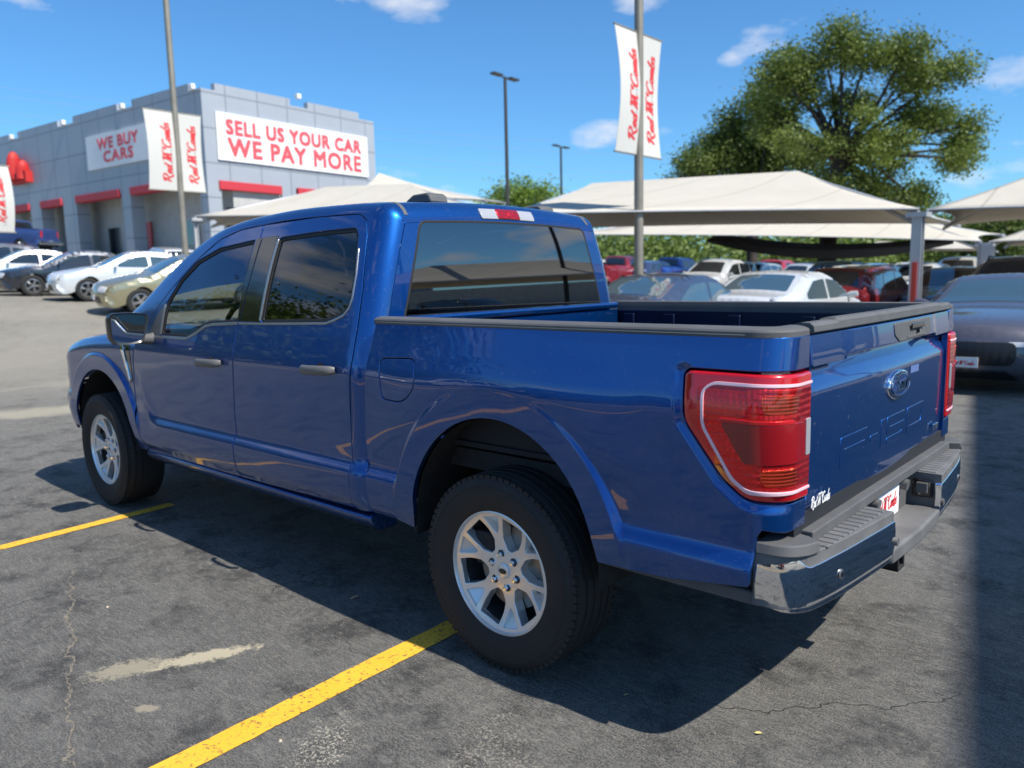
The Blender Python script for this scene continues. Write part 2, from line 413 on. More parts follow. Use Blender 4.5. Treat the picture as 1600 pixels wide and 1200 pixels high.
M['lred']=lensmat('red_lens',(.62,.004,.010),.12,0,.25)
M['lredf']=lensmat('red_reflector_lens',(.80,.010,.012),.08,110,.75)
M['ldark']=lensmat('dark_red_lens',(.27,.003,.006))
M['lpink']=lensmat('frosted_light_bar',(.85,.56,.62),.3)
M['lhot']=lensmat('hot_spot_reflector',(1.0,.07,.02),.05,200,.9)
M['lorange']=lensmat('amber_lens',(.75,.17,.03))
# strokes for the script lettering: unit glyph height, (x,y) polylines
GL={
'R':(1.0,[[(.10,.10),(.22,.55),(.34,.98)],[(.0,.78),(.16,1.02),(.5,1.1),(.78,.95),(.74,.68),(.5,.5),(.28,.48)],[(.42,.5),(.6,.2),(.82,-.12),(1.0,-.05)]]),
'e':(.46,[[(.04,.25),(.24,.30),(.36,.42),(.28,.52),(.12,.42),(.08,.2),(.2,.04),(.42,.12)]]),
'd':(.58,[[(.42,.44),(.22,.52),(.06,.3),(.1,.06),(.26,.04),(.4,.3),(.58,.95)],[(.44,.5),(.42,.1),(.56,.04)]]),
' ':(.35,[]),
'M':(1.25,[[(.05,.0),(.18,.3),(.3,1.0)],[(.3,1.0),(.42,.0)],[(.42,.0),(.58,.5),(.72,1.0)],[(.72,1.0),(.84,.0)],[(.84,.0),(1.0,.1)],[(.0,.95),(.2,1.08),(.6,1.03),(1.15,1.1)]]),
'c':(.34,[[(.32,.95),(.2,1.02),(.1,.86),(.16,.7),(.32,.72)]]),
'C':(.85,[[(.78,.85),(.62,1.02),(.3,.9),(.1,.5),(.2,.08),(.5,.0),(.8,.18)]]),
'o':(.46,[[(.24,.5),(.08,.36),(.08,.12),(.24,.02),(.38,.18),(.36,.42),(.24,.5),(.46,.44)]]),
'm':(.72,[[(.02,.5),(.1,.0)],[(.08,.34),(.22,.5),(.3,.4),(.28,.0)],[(.3,.36),(.46,.5),(.54,.4),(.52,.02),(.7,.1)]]),
'b':(.5,[[(.3,1.05),(.12,.6),(.04,.04),(.24,.0),(.42,.2),(.36,.44),(.12,.4)]]),
's':(.42,[[(.36,.44),(.2,.5),(.1,.36),(.3,.22),(.26,.04),(.02,.04)]]),
'F':(.85,[[(.1,.0),(.3,.06),(.42,.5),(.48,.9)],[(.02,.7),(.1,.95),(.5,.95),(.95,1.05)],[(.2,.48),(.7,.54)]]),
'r':(.4,[[(.04,.46),(.1,.0)],[(.1,.3),(.22,.48),(.4,.46)]]),
}
def script_strokes(text,slant=.25):
    x=0; out=[]
    for ch in text:
        w,st=GL[ch]
        for s in st: out.append([(x+px_+slant*py_,py_) for px_,py_ in s])
        x+=w*.98
    return out,x
def smoothline(s,n=4):
    if len(s)<3: return s
    out=[]
    for i in range(len(s)-1):
        p0,p1,p2,p3=s[max(i-1,0)],s[i],s[i+1],s[min(i+2,len(s)-1)]
        for k in range(n):
            t=k/n; out.append(tuple(.5*((2*p1[a])+(-p0[a]+p2[a])*t+(2*p0[a]-5*p1[a]+4*p2[a]-p3[a])*t*t+(-p0[a]+3*p1[a]-3*p2[a]+p3[a])*t**3) for a in (0,1)))
    return out+[s[-1]]
def script_mesh(mb,text,f,width,thick=.0015,wr=.075,slant=.25):
    """f(u,v,w) maps text plane (u 0..width, v up, w out) to 3-D; wr stroke radius relative to glyph height"""
    st,tot=script_strokes(text,slant); k=width/(tot+slant)
    for s in st:
        s=smoothline(s); n=len(s); L_=[]
        for i in range(n):
            a,b=s[max(i-1,0)],s[min(i+1,n-1)]; dx,dy=b[0]-a[0],b[1]-a[1]; l=math.hypot(dx,dy) or 1
            q=wr*(.65+.55*abs(dy/l)); L_.append(((s[i][0]-dy/l*q)*k,(s[i][1]+dx/l*q)*k)); L_.append(((s[i][0]+dy/l*q)*k,(s[i][1]-dx/l*q)*k))
        vs=[f(u,v,thick) for u,v in L_]+[f(u,v,0.) for u,v in L_]; m_=len(L_); fs=[]
        for i in range(0,m_-2,2):
            fs+=[(i,i+1,i+3,i+2),(m_+i,m_+i+2,m_+i+3,m_+i+1),(i,i+2,m_+i+2,m_+i),(i+1,m_+i+1,m_+i+3,i+3)]
        fs+=[(0,m_,m_+1,1),(m_-2,m_-1,2*m_-1,2*m_-2)]
        mb.add(vs,fs)
    return k
def textmesh(txt,size,mat_,name,parent,f,bold=.0,align='CENTER',ext=.01,spacing=1.,fit=None):
    """plain lettering laid out with f(u,v,w)"""
    cu=bpy.data.curves.new(name,'FONT'); cu.body=txt; cu.size=size; cu.align_x=align; cu.resolution_u=3; cu.extrude=ext; cu.space_line=.9; cu.space_character=spacing
    o=bpy.data.objects.new('tmp',cu); col.objects.link(o); dg=bpy.context.evaluated_depsgraph_get(); dg.update()
    me=bpy.data.meshes.new_from_object(o.evaluated_get(dg)); bpy.data.objects.remove(o); bpy.data.curves.remove(cu)
    me.materials.clear()
    kx=ky=1.; x0=0.
    if fit:
        xs=[v.co.x for v in me.vertices]; ys=[v.co.y for v in me.vertices]; kx=fit[0]/(max(xs)-min(xs)); ky=fit[1]/(max(ys)-min(ys)); x0=(max(xs)+min(xs))/2; y0=min(ys)
        for v in me.vertices: v.co.x=(v.co.x-x0)*kx; v.co.y=(v.co.y-y0)*ky
    if bold:
        # heavier strokes: shifted copies, each a little proud of the one below
        V0=[tuple(v.co) for v in me.vertices]; F0=[tuple(p.vertices) for p in me.polygons]; V=[];F_=[]
        for i,(dx,dy) in enumerate(((-1,-1),(1,1),(-1,1),(1,-1),(0,0))):
            b=len(V); V+=[(x+dx*bold,y+dy*bold,z+i*.003) for x,y,z in V0]; F_+=[tuple(k+b for k in q) for q in F0]
        me.clear_geometry(); me.from_pydata(V,[],F_)
    for v in me.vertices: v.co=f(v.co.x,v.co.y,v.co.z+ext)
    me.name=name
    return link(name,me,mat_,parent)
def lerp(a,b,t): return a+(b-a)*t
def clamp(t,a=0.,b=1.): return a if t<a else b if t>b else t
def sstep(a,b,x):
    t=clamp((x-a)/(b-a)); return t*t*(3-2*t)
def pchip(pts):
    xs=[p[0] for p in pts]; ys=[p[1] for p in pts]; n=len(xs)
    h=[xs[i+1]-xs[i] for i in range(n-1)]; dl=[(ys[i+1]-ys[i])/h[i] for i in range(n-1)]
    m=[dl[0]]+[0]*(n-2)+[dl[-1]]
    for i in range(1,n-1):
        if dl[i-1]*dl[i]>0:
            w1=2*h[i]+h[i-1]; w2=h[i]+2*h[i-1]; m[i]=(w1+w2)/(w1/dl[i-1]+w2/dl[i])
    def f(x):
        if x<=xs[0]: return ys[0]+m[0]*(x-xs[0])
        if x>=xs[-1]: return ys[-1]+m[-1]*(x-xs[-1])
        i=0
        while x>xs[i+1]: i+=1
        t=(x-xs[i])/h[i]; t2=t*t; t3=t2*t
        return (2*t3-3*t2+1)*ys[i]+(t3-2*t2+t)*h[i]*m[i]+(-2*t3+3*t2)*ys[i+1]+(t3-t2)*h[i]*m[i+1]
    return f
# ---- truck body surface functions (rear axle at x=0, left side is +y)
YB=pchip([(.38,.925),(.47,.955),(.53,.985),(.58,.992),(.645,.997),(.66,.994),(.70,.975),(.712,.972),(.80,.976),(.95,.984),(1.06,.991),(1.11,.993),(1.14,.991),(1.18,.984),(1.25,.970),(1.34,.953)])
def ell(x,z,cx,rx,rz,cz=.5): return math.hypot((x-cx)/rx,(z-cz)/rz)
ENV=pchip([(.38,.93),(.47,.958),(.55,.982),(.65,.993),(.80,.989),(1.0,.990),(1.12,.990),(1.34,.953)])
YN=pchip([(.38,.925),(.47,.955),(.53,.985),(.60,.991),(.70,.988),(.80,.984),(.95,.985),(1.06,.991),(1.11,.993),(1.14,.991),(1.18,.984),(1.25,.970),(1.34,.953)])
def side_y(x,z):
    y=YB(min(z,1.34))
    if x>2.84: y=lerp(y,YN(min(z,1.34)),sstep(2.84,3.0,x-(z-.69)*.6))
    for cx,rz in ((0.,.5),(3.693,.45)):
        dx=x-cx
        if abs(dx)>.75 or z<.3: continue
        e=ell(x,z,cx,.475,rz); o=ell(x,z,cx,.605,rz+.125)
        if cx<1: y+=.013*(1-sstep(.98,1.5,o))*sstep(.72,.95,z)
        if e<=1: w=0.
        elif o>=1: continue
        else:
            lo_,hi_=0.,1.
            for _ in range(14):
                w=(lo_+hi_)/2
                if ell(x,z,cx,.475+.13*w,rz+.125*w)>1: lo_=w
                else: hi_=w
        s=1-sstep(.80,1.0,w)
        y=lerp(y,ENV(z)+(.011+.005*w)*sstep(.46,.80,z),s)
    return y
LAMP=[(-.792,1.226),(-.801,1.078),(-.921,.916),(-.985,.868),(-1.02,.858),(-1.253,.848),(-1.253,1.236),(-.82,1.236)]
def seg_d(p,a,b):
    ax,ay=a;bx,by=b;dx,dy=bx-ax,by-ay
    t=clamp(((p[0]-ax)*dx+(p[1]-ay)*dy)/(dx*dx+dy*dy+1e-12))
    return math.hypot(p[0]-ax-dx*t,p[1]-ay-dy*t)
XC=-1.005; RC=.10; XR=-1.105   # rear corner of the bed
def bed_P(u,z):
    y=side_y(max(u,XC),z)
    dl=min(seg_d((u,z),LAMP[i],LAMP[i+1]) for i in range(5))
    if u>-1.2: y-=.012*(1-sstep(.004,.034,dl))*(1 if z<1.24 else sstep(1.26,1.24,z))
    if u>=XC: return (u,y,z)
    s=XC-u; q=math.pi/2*RC
    sw=.0*z
    if s<q:
        a=s/RC; return (XC-RC*math.sin(a),y-RC*(1-math.cos(a)),z)
    t=(s-q)/(.248-q)
    return (XR,lerp(y-RC,.79,t),z)
# cab upper
KZ=pchip([(.70,1.842),(.85,1.862),(1.1,1.876),(1.5,1.882),(1.9,1.868),(2.2,1.838),(2.45,1.775),(2.8,1.60),(3.2,1.35),(3.42,1.24)])
KY=pchip([(.70,.775),(1.5,.785),(2.2,.795),(2.45,.805),(2.8,.86),(3.2,.93),(3.42,.95)])
CR=pchip([(.7,.03),(1.5,.04),(2.2,.045),(2.45,.06),(2.8,.12),(3.2,.15),(3.42,.16)])
FIL=.075
BELT=1.26
def cab_sec(x,v):
    A=(YB(BELT),BELT); K=(KY(x),KZ(x)); L=math.hypot(K[0]-A[0],K[1]-A[1])
    dx,dz=(A[0]-K[0])/L,(A[1]-K[1])/L
    bul=lambda w: .016*math.sin(math.pi*clamp(w/L))  # slight barrel of the side
    nx,nz=-dz,dx
    if nx<0: nx,nz=-nx,-nz
    def side(w): return (K[0]+dx*w+nx*bul(w),K[1]+dz*w+nz*bul(w))
    c=CR(x)
    def top(w):
        y=K[0]-w; return (y,K[1]+c*(1-(y/K[0])**2))
    r=min(FIL,L*.4)
    if v<-r: return side(-v)
    if v>r: return top(v)
    t=(v+r)/(2*r); S=side(r);T=top(r)
    # corner control point
    return ((1-t)**2*S[0]+2*t*(1-t)*(K[0]+.004)+t*t*T[0],(1-t)**2*S[1]+2*t*(1-t)*(K[1]+.008)+t*t*T[1])
UB=.885; RB=.10
def lean(z):
    h=max(0,1.85-z); return .14*h-.13*h*h if h<.54 else .0377
def cab_P(u,v):
    x=max(u,UB)
    p=cab_sec(x,v)
    if u>=UB: return (u,p[0],p[1])
    h=1e-3; a_=cab_sec(x,v-h);b_=cab_sec(x,v+h); ty,tz=b_[0]-a_[0],b_[1]-a_[1]; l=math.hypot(ty,tz); ny,nz=tz/l,-ty/l
    a=min((UB-u)/RB,math.pi/2)
    xx=UB-RB*math.sin(a); ins=RB*(1-math.cos(a))
    z=p[1]-nz*ins
    w=math.sin(a)
    xx-= w*lean(z)
    return (xx,p[0]-ny*ins,z)
def cab_V(x,z):
    A=(YB(BELT),BELT); K=(KY(x),KZ(x)); L=math.hypot(K[0]-A[0],K[1]-A[1])
    return -(K[1]-z)/(K[1]-BELT)*L
def cab_PZ(x,z):
    """side of the cab addressed by x and height"""
    if z<=BELT: return (x,side_y(x,z),z)
    return cab_P(x,cab_V(x,z))
# ================================================================== the pickup
XW=3.693
_ob=cab_PZ
def cabside(u,z):
    """cab side, also round the rear corner, addressed by u and height"""
    if z<=BELT:
        y=side_y(max(u,UB),z)
        if u>=UB: return (u,y,z)
        a=min((UB-u)/RB,math.pi/2); return (UB-RB*math.sin(a)-math.sin(a)*lean(z),y-RB*(1-math.cos(a)),z)
    return cab_P(u,cab_V(max(u,UB),z))
def cab_UV(u,v):
    """v measured along the section; below the belt it simply runs down the side"""
    x=max(u,UB); L=math.hypot(KY(x)-YB(BELT),KZ(x)-BELT)
    if v>-L: return cab_P(u,v)
    return cabside(u,BELT+(v+L))
def VV(x,z):
    xx=max(x,UB)
    if z>=BELT: return cab_V(xx,z)
    return -math.hypot(KY(xx)-YB(BELT),KZ(xx)-BELT)-(BELT-z)
def ell_line(cx,rz,f0):
    # curves of constant position between the arch ellipse (0) and the flare ellipse (1)
    rx,rzz=.475+(.605-.475)*f0,rz+.125*f0
    return [(cx+rx*math.cos(D2R(a)),.5+rzz*math.sin(D2R(a))) for a in [i*.9 for i in range(8,193)]]
GUIDES=[]
for cx_,rz_ in ((0.,.5),(XW,.45)):
    for f0 in (.4,.78,.84,.89,.94,.985,1.015,1.1): GUIDES.append(ell_line(cx_,rz_,f0))
for z_ in (.622,.645,.658,.668,.685,.70,.712,.73): GUIDES.append([(-1.25+.014*i,z_) for i in range(400)])
for k_ in (.006,.014,.022,.030,.038): GUIDES.append(densify(inset(ccw(LAMP),-k_),.014))
GUIDES.append([(-1.005-.157*t/5,z/60) for t in range(6) for z in range(46,80)])
truck=empty('pickup_truck',(0,0,0),0,'blue crew cab pickup truck in the foreground, tailgate towards the viewer','pickup truck')
T=truck
def pn(name,poly,P,mt='blue',parent=T,**k):
    k.setdefault('grid',.035); k.setdefault('edge',.022); return panel(name,poly,P,M[mt],parent,**k)
# --- outlines (x, z)
WIN_F=[(2.735,1.222),(2.722,1.30),(2.705,1.405),(2.59,1.545),(2.44,1.645),(2.20,1.71),(1.835,1.738),(1.862,1.318),(2.19,1.298),(2.395,1.222)]
WIN_R=[(1.635,1.318),(1.60,1.738),(1.26,1.752),(.985,1.755),(.955,1.725),(.915,1.54),(.912,1.42),(.945,1.375),(1.07,1.335)]
DOOR_TOP=[(1.78,1.818),(2.0,1.806),(2.212,1.765),(2.45,1.655),(2.706,1.470),(2.90,1.30),(3.02,1.205)]
front_door=[(1.935,.462),(1.915,.845),(1.872,1.092),(1.848,1.293),(1.80,1.55)]+DOOR_TOP+[(3.075,1.165),(3.12,1.05),(3.15,.89),(3.135,.62),(3.10,.455)]
rear_door=[(.905,.478),(.886,.829),(.872,1.007),(.856,1.179),(.850,1.317),(.852,1.48),(.868,1.62),(.888,1.72),(.92,1.79),(.98,1.822),(1.29,1.829),(1.78,1.818),(1.80,1.55),(1.848,1.293),(1.872,1.092),(1.915,.845),(1.935,.462)]
for mir in (False,True):
    sg=-1 if mir else 1
    kw=dict(mirror=mir)
    # ---- doors
    fd=pn('front_door',front_door,cabside,holes=[WIN_F],guides=GUIDES[8:24],gap=.0028,**kw)
    rd=pn('rear_door',rear_door,cabside,holes=[rounded(WIN_R,.03)],guides=GUIDES[16:24],gap=.0028,**kw)
    for d,W,g,gm in ((fd,WIN_F,'window_glass','win_front'),(rd,WIN_R,'window_glass','win_rear')):
        Wr=rounded(W,.03) if W is WIN_R else W
        outer=inset(ccw(densify(Wr,.03)),-.004); inner=inset(ccw(densify(Wr,.03)),.014)
        panel('window_seal',outer,cabside,M['rubber'],d,holes=[inner],off=-.006,grid=.05,edge=.03,rr=.003,fl=.008,**kw)
        gl=panel(g,inset(ccw(densify(Wr,.03)),.008),cabside,M[gm],d,off=-.012,flange=False,grid=.06,edge=.04,**kw)
    # black centre pillar trim, belt moulding, mirror triangle
    pn('pillar_trim',[(1.855,1.318),(1.84,1.55),(1.812,1.745),(1.765,1.748),(1.79,1.55),(1.836,1.318)],cabside,'gloss_black',fd,off=.0035,rr=.002,fl=.004,**kw)
    pn('pillar_trim',[(1.828,1.318),(1.782,1.55),(1.755,1.748),(1.612,1.752),(1.645,1.318)],cabside,'gloss_black',rd,off=.0035,rr=.002,fl=.004,**kw)
    def strip(line,wd,name,parent,mt='satin',off=.004,P=cabside,w2=0):
        up=[]; lo=[]
        n=len(line)
        for i in range(n):
            a,b=line[max(i-1,0)],line[min(i+1,n-1)]; dx,dy=b[0]-a[0],b[1]-a[1]; l=math.hypot(dx,dy)
            up.append((line[i][0]-dy/l*wd/2,line[i][1]+dx/l*wd/2)); lo.append((line[i][0]+dy/l*wd/2,line[i][1]-dx/l*wd/2))
        panel(name,up+lo[::-1],P,M[mt],parent,off=off,grid=.05,edge=.03,rr=min(.003,wd*.25),fl=.005,mirror=mir)
    strip([(2.86,1.207),(2.40,1.211),(2.30,1.243),(2.20,1.284),(2.12,1.295),(1.853,1.308)],.015,'belt_moulding',fd)
    strip([(1.842,1.308),(1.6,1.311),(1.07,1.325),(1.0,1.343),(.945,1.362),(.912,1.395),(.900,1.44),(.902,1.54),(.925,1.66)],.011,'belt_moulding',rd)
    strip([(1.640,1.325),(1.604,1.735)],.016,'glass_run',rd)
    strip([(2.735,1.222),(2.715,1.40)],.014,'glass_run',fd)
    pn('mirror_triangle',[(2.742,1.216),(2.722,1.395),(2.80,1.33),(2.885,1.22)],cabside,'black_plastic',fd,off=.004,rr=.003,fl=.006,**kw)
    # handles
    for d,xa,zc in ((fd,2.10,1.092),(rd,1.075,1.118)):
        mb=MB(); y0=side_y(xa,zc)
        q=[]
        for t in (-1,-.92,-.75,-.3,.3,.75,.92,1): q.append((xa+.125*t,sg*(y0+.012+.032*(1-abs(t)**6)),zc+.004*t*(-1)))
        mb.tube(q,[.014,.019,.021,.021,.021,.021,.019,.013],12,sq=(1.05,.62))
        h=mb.build('door_handle',M['handle'],d,60)
        mb=MB(); mb.tube([(xa,sg*(y0-.002),zc),(xa,sg*(y0+.0015),zc)],.030,20); mb.build('handle_recess_shade',M['gloss_black'],d,40)  # flat black disc: shade of the body-coloured dimple put into its colour
        if sg>0 and d is fd: pass
    # ---- cab shell: roof, pillars, rear corner
    poly=[]
    for z in (.475,.7,1.0,1.26): poly.append((.7285,VV(.7285,z)))
    kc=KY(.885)
    for v in (-.35,-.2,-.1,0,.1,.3,.5,.65): poly.append((.7285,v))
    poly.append((.7285,KY(.7285)+.03)); 
    poly=[p for p in poly if p[1]<kc]+[(.7285,kc)]
    for x in (1.1,1.5,1.9,2.2,2.30): poly.append((x,KY(x)))
    WS_E=.075
    poly+=[(2.295,.35),(2.30,WS_E+.02),(2.35,WS_E)]
    for x in (2.5,2.7,2.9,3.1,3.2): poly.append((x,WS_E-.02*(x-2.5)))
    poly+=[(3.2,VV(3.2,1.235)),(3.13,VV(3.13,1.185)),(3.05,VV(3.05,1.188))]
    poly+=[(x,VV(x,z)) for x,z in DOOR_TOP[::-1]]
    poly+=[(x,VV(x,z)) for x,z in rear_door[:11][::-1]]
    # kill duplicates
    pp=[poly[0]]
    for p in poly[1:]:
        if math.hypot(p[0]-pp[-1][0],p[1]-pp[-1][1])>.004: pp.append(p)
    cs=pn('cab_shell',pp,cab_UV,gap=.0,rr=.003,**kw)
    # roof ditch strip
    strip([(.765,.085),(.82,.090),(.9,.095),(1.3,.095),(1.9,.095),(2.25,.095)],.022,'roof_strip',cs,'black_plastic',P=cab_P,off=.002)
    # rocker
    mb=MB(); 
    for x0,x1 in ((.80,3.10),): mb.prism([(.90,.38),(.955,.425),(.965,.455),(.93,.47),(.80,.47),(.80,.38)],lambda y,z,x=x0:(x,sg*y,z),lambda y,z,x=x1:(x,sg*y,z))
    mb.build('rocker_panel',M['blue'],T,40,bev=.008)
    # ---- bed side
    arch=[]
    for a in range(0,181,6):
        w=D2R(a); arch.append((.475*math.cos(w),.5+.5*math.sin(w)))
    arch=[p for p in arch if p[1]>.53]
    bed=[(.50,.468),(.62,.487),(.765,.487),(.785,.84),(.742,1.158),(.705,1.337),(-.98,1.337),(-1.05,1.337),(-1.15,1.337),(-1.2515,1.337),(-1.2515,.765),(-1.12,.765),(-1.05,.775),(-1.035,.755),(-1.022,.605),(-.75,.565),(-.475,.55)]+arch[::-1]+[(.478,.53)]
    fuel=rounded([(.652,1.192),(.425,1.203),(.414,1.09),(.475,1.03),(.53,1.012),(.645,1.018)],.035)
    lampP=rounded(LAMP,[.03,.03,.05,.04,.02,.0,.0,.0])
    bs=pn('bed_side',bed,bed_P,holes=[inset(ccw(densify(lampP,.02)),-.003)]+([fuel] if sg>0 else []),grid=.026,edge=.016,rr=.004,fl=.02,guides=GUIDES,**kw)
    if sg>0: 
        fdp=pn('fuel_door',fuel,bed_P,parent=bs,gap=.003,off=-.0005,**kw)
    # wheel arch return lip + liner
    for cx,rz,par in ((0.,.5,bs),(XW,.45,None)):
        mb=MB(); ring=[]
        for a in range(-6,187,6):
            w=D2R(a); x,z=cx+.47*math.cos(w),.5+(rz-.005)*math.sin(w)
            ring.append((x,z))
        vs=[];fs=[]
        for (x,z) in ring:
            for yy,k in ((.97,1.0),(.93,1.02),(.55,1.04)): vs.append((cx+(x-cx)*k,sg*yy,.5+(z-.5)*k))
        for i in range(len(ring)-1):
            for k in range(2): fs.append((i*3+k,i*3+k+1,(i+1)*3+k+1,(i+1)*3+k))
        mb.add(vs,fs)
        n=len(ring); mb.add([(cx+(x-cx)*1.04,sg*.55,.5+(z-.5)*1.04) for x,z in ring]+[(cx+.5,sg*.55,.35),(cx-.5,sg*.55,.35)],[tuple(range(n))+(n+1,n)])
        if cx>1: mb.box((4.30,sg*.74,.63),(.05,.17,.17))
        mb.build('wheel_well_liner',M['liner'],T,50)
    # tail lamp --------------------------------------------------------
    lampin=inset(ccw(densify(lampP,.02)),.003)
    tl=panel('tail_lamp',lampin,bed_P,M['lred'],T,off=.010,grid=.03,edge=.02,rr=.012,fl=.02,mirror=mir,hfl=False)
    def lp(name,poly,mt,off=.0118,rr=.0015,fl=.003,r=.012,g=.03):
        return panel(name,rounded(poly,r) if r else poly,bed_P,M[mt],tl,off=off,grid=g,edge=.015,rr=rr,fl=fl,mirror=mir)
    U=lambda s:-1.005-s
    # inner reflector field, light bar, dark centre, clear reverse lens, amber marker
    lp('reflector_field',[(-.852,1.190),(-.858,1.075),(-.955,.928),(-1.02,.902),(-1.243,.895),(-1.243,1.190)],'lredf',.0108)
    bar=[(-1.246,1.2),(-.90,1.2),(-.868,1.178),(-.872,1.075),(-.962,.925),(-1.01,.892),(-1.246,.885)]
    up=[];lo=[]
    n=len(bar)
    for i in range(n):
        a,b=bar[max(i-1,0)],bar[min(i+1,n-1)]; dx,dy=b[0]-a[0],b[1]-a[1]; l=math.hypot(dx,dy); w=.0052 if i not in(0,n-1) else .0045
        up.append((bar[i][0]-dy/l*w,bar[i][1]+dx/l*w)); lo.append((bar[i][0]+dy/l*w,bar[i][1]-dx/l*w))
    lp('light_bar',rounded(up+lo[::-1],[0]+[.02]*5+[0,0]+[.02]*5+[0]),'lpink',.0128,r=0,g=.02)
    for uu,zz in ((-1.10,1.147),(-1.10,.935)): lp('bulb_hot_spot',[(uu-.06,zz-.026),(uu+.05,zz-.026),(uu+.06,zz+.026),(uu-.06,zz+.026)],'lhot',.0118,r=.02,g=.02)  # orange hot spots of the lens, painted onto bulb reflector shapes
    lp('centre_lens',[(-.930,1.092),(-1.18,1.092),(-1.205,1.085),(-1.205,.985),(-1.19,.975),(-1.0,.975)],'ldark',.0135)
    lp('centre_lens_edge',[(-.925,1.103),(-1.14,1.103),(-1.145,1.092),(-.93,1.092)],'lred',.0145,r=.004)
    lp('reverse_lens',[(-1.212,1.095),(-1.241,1.095),(-1.241,.985),(-1.212,.985)],'lamp_clear',.0138,r=.005)
    lp('amber_marker',[(-.905,.962),(-.925,.962),(-.985,.905),(-.96,.905),(-.94,.92)],'lorange',.0116,r=.006)
    # ---- bed rail cap
    rail=[(.952,1.332),(.957,1.335),(.957,1.350),(.953,1.356),(.94,1.361),(.92,1.364),(.90,1.364),(.888,1.36),(.885,1.335),(.885,1.30),(.895,1.30),(.895,1.332)]
    path=[(.715,0),(.0,0),(-.6,0),(-.99,0)]
    mb=MB(); vs=[]; xs=[.712,.70,.35,0,-.4,-.8,-1.0]
    for x in xs: vs+=[(x,sg*y,z) for y,z in rail]
    for a in (15,30,45,60,75,90):
        w=D2R(a)
        for y,z in rail:
            rr_=max(y-.857,.0); vs.append((-1.0-rr_*math.sin(w)*1.03,sg*(y-rr_*(1-math.cos(w))),z))
    for y,z in rail:
        rr_=max(y-.857,.0); vs.append((-1.0-rr_*1.03,sg*.792,z))
    n=len(rail); m_=len(vs)//n; fs=[]
    for i in range(m_-1):
        for k in range(n): fs.append((i*n+k,i*n+(k+1)%n,(i+1)*n+(k+1)%n,(i+1)*n+k))
    fs+=[tuple(range(n)),tuple((m_-1)*n+k for k in range(n))]
    mb.add(vs,fs); rc=mb.build('bed_rail_cap',M['black_plastic'],T,30)
    mb=MB(); mb.box((-.14,sg*.9575,1.3425),(.84,.0012,.0012)); mb.build('rail_groove',M['satin'],rc,0)
    # inner bed wall with pockets
    mb=MB(); mb.box((-.14,sg*.889,1.18),(.86,.006,.13)); 
    for q_ in (1,-1): mb.box((q_*.33,sg*.887,.995),(.07,.008,.055)); mb.box((q_*.45,sg*.887,.945),(.05,.008,.105)); mb.box((q_*.13,sg*.887,1.04),(.13,.008,.015))
    mb.box((.44,sg*.865,.85),(.08,.035,.012)); mb.box((-.44,sg*.865,.85),(.08,.035,.012))
    mb.box((.61,sg*.887,.945),(.11,.008,.105)); mb.box((-.76,sg*.887,.945),(.24,.008,.105))
    for x in (-.85,-.45,-.05,.35,.62): mb.box((x,sg*.877,1.18),(.035,.010,.11))
    mb.build('bed_inner_wall',M['beddark'],T,30,bev=.004)
    mb=MB(); mb.box((0,sg*.70,.93),(.46,.13,.10)); mb.build('inner_wheel_housing',M['bedblack'],T,30,bev=.03,seg=4)
    # ---- front fender
    ZT=pchip([(3.0,1.205),(3.3,1.205),(3.7,1.190),(4.0,1.165),(4.2,1.13),(4.45,1.06),(4.9,.95)])
    UF=4.22; RF=.42
    def fen_P(u,v):
        zt=ZT(min(u,4.5)); zb=zt-.10
        z=min(v,zb); x=min(u,UF)
        y=side_y(x,z); yy=0.;ddz=0.
        e=v-zb
        if e>0:
            a=min(e/.10,math.pi/2); yy=.10*(1-math.cos(a)); ddz=.10*math.sin(a)
            if e>.157: yy+=e-.157
        w=max(0,u-UF)/RF; w=min(w,math.pi/2)
        ox=RF*math.sin(w); oy=RF*(1-math.cos(w))
        y2=y-oy-yy
        return (x+ox*(1-.0*yy)-yy*.3*math.sin(w),y2,z+ddz)
    arc=[]
    for a in range(0,181,6):
        w=D2R(a); arc.append((XW+.475*math.cos(w),.5+.45*math.sin(w)))
    arc=[p for p in arc if p[1]>.52]
    top=[(x,ZT(min(x,4.5))-.10+.20) for x in (3.16,3.5,3.9,4.2,4.45)]
    fend=[(3.105,.458),(3.20,.455),(3.213,.52)]+arc[::-1]+[(XW+.475,.52),(4.19,.50),(4.30,.50),(4.34,.72),(4.36,.82),(4.40,.90),(4.46,1.02)]+top[::-1]+[(3.075,1.28),(3.078,1.165),(3.123,1.05),(3.153,.89),(3.138,.62)]
    vent=rounded([(3.155,1.10),(3.175,1.18),(3.30,1.175),(3.262,1.06),(3.19,.90),(3.168,.905)],.012)
    ff=pn('front_fender',fend,fen_P,gap=.0025,holes=[],grid=.03,edge=.02,guides=GUIDES,**kw)
    panel('fender_vent',vent,fen_P,M['gloss_black'],ff,off=.003,grid=.04,edge=.02,rr=.002,fl=.004,mirror=mir)
    panel('vent_trim',rounded([(3.285,1.135),(3.272,1.15),(3.235,1.125),(3.185,.915),(3.20,.905),(3.235,1.0),(3.262,1.08)],.01),fen_P,M['chrome'],ff,off=.010,grid=.03,edge=.02,rr=.003,fl=.009,mirror=mir)
    panel('headlamp',rounded([(4.37,.85),(4.42,.92),(4.47,1.02),(4.62,1.0),(4.80,.98),(4.82,.82),(4.60,.80)],.02),fen_P,M['lamp_clear'],T,off=.004,grid=.05,edge=.03,mirror=mir)
    panel('front_bumper_corner',rounded([(4.27,.47),(4.335,.70),(4.375,.80),(4.88,.80),(4.88,.47)],.02),fen_P,M['black_plastic'],T,off=.0,grid=.05,edge=.03,mirror=mir)
    # ---- door mirror
    mb=MB()
    hx=2.80
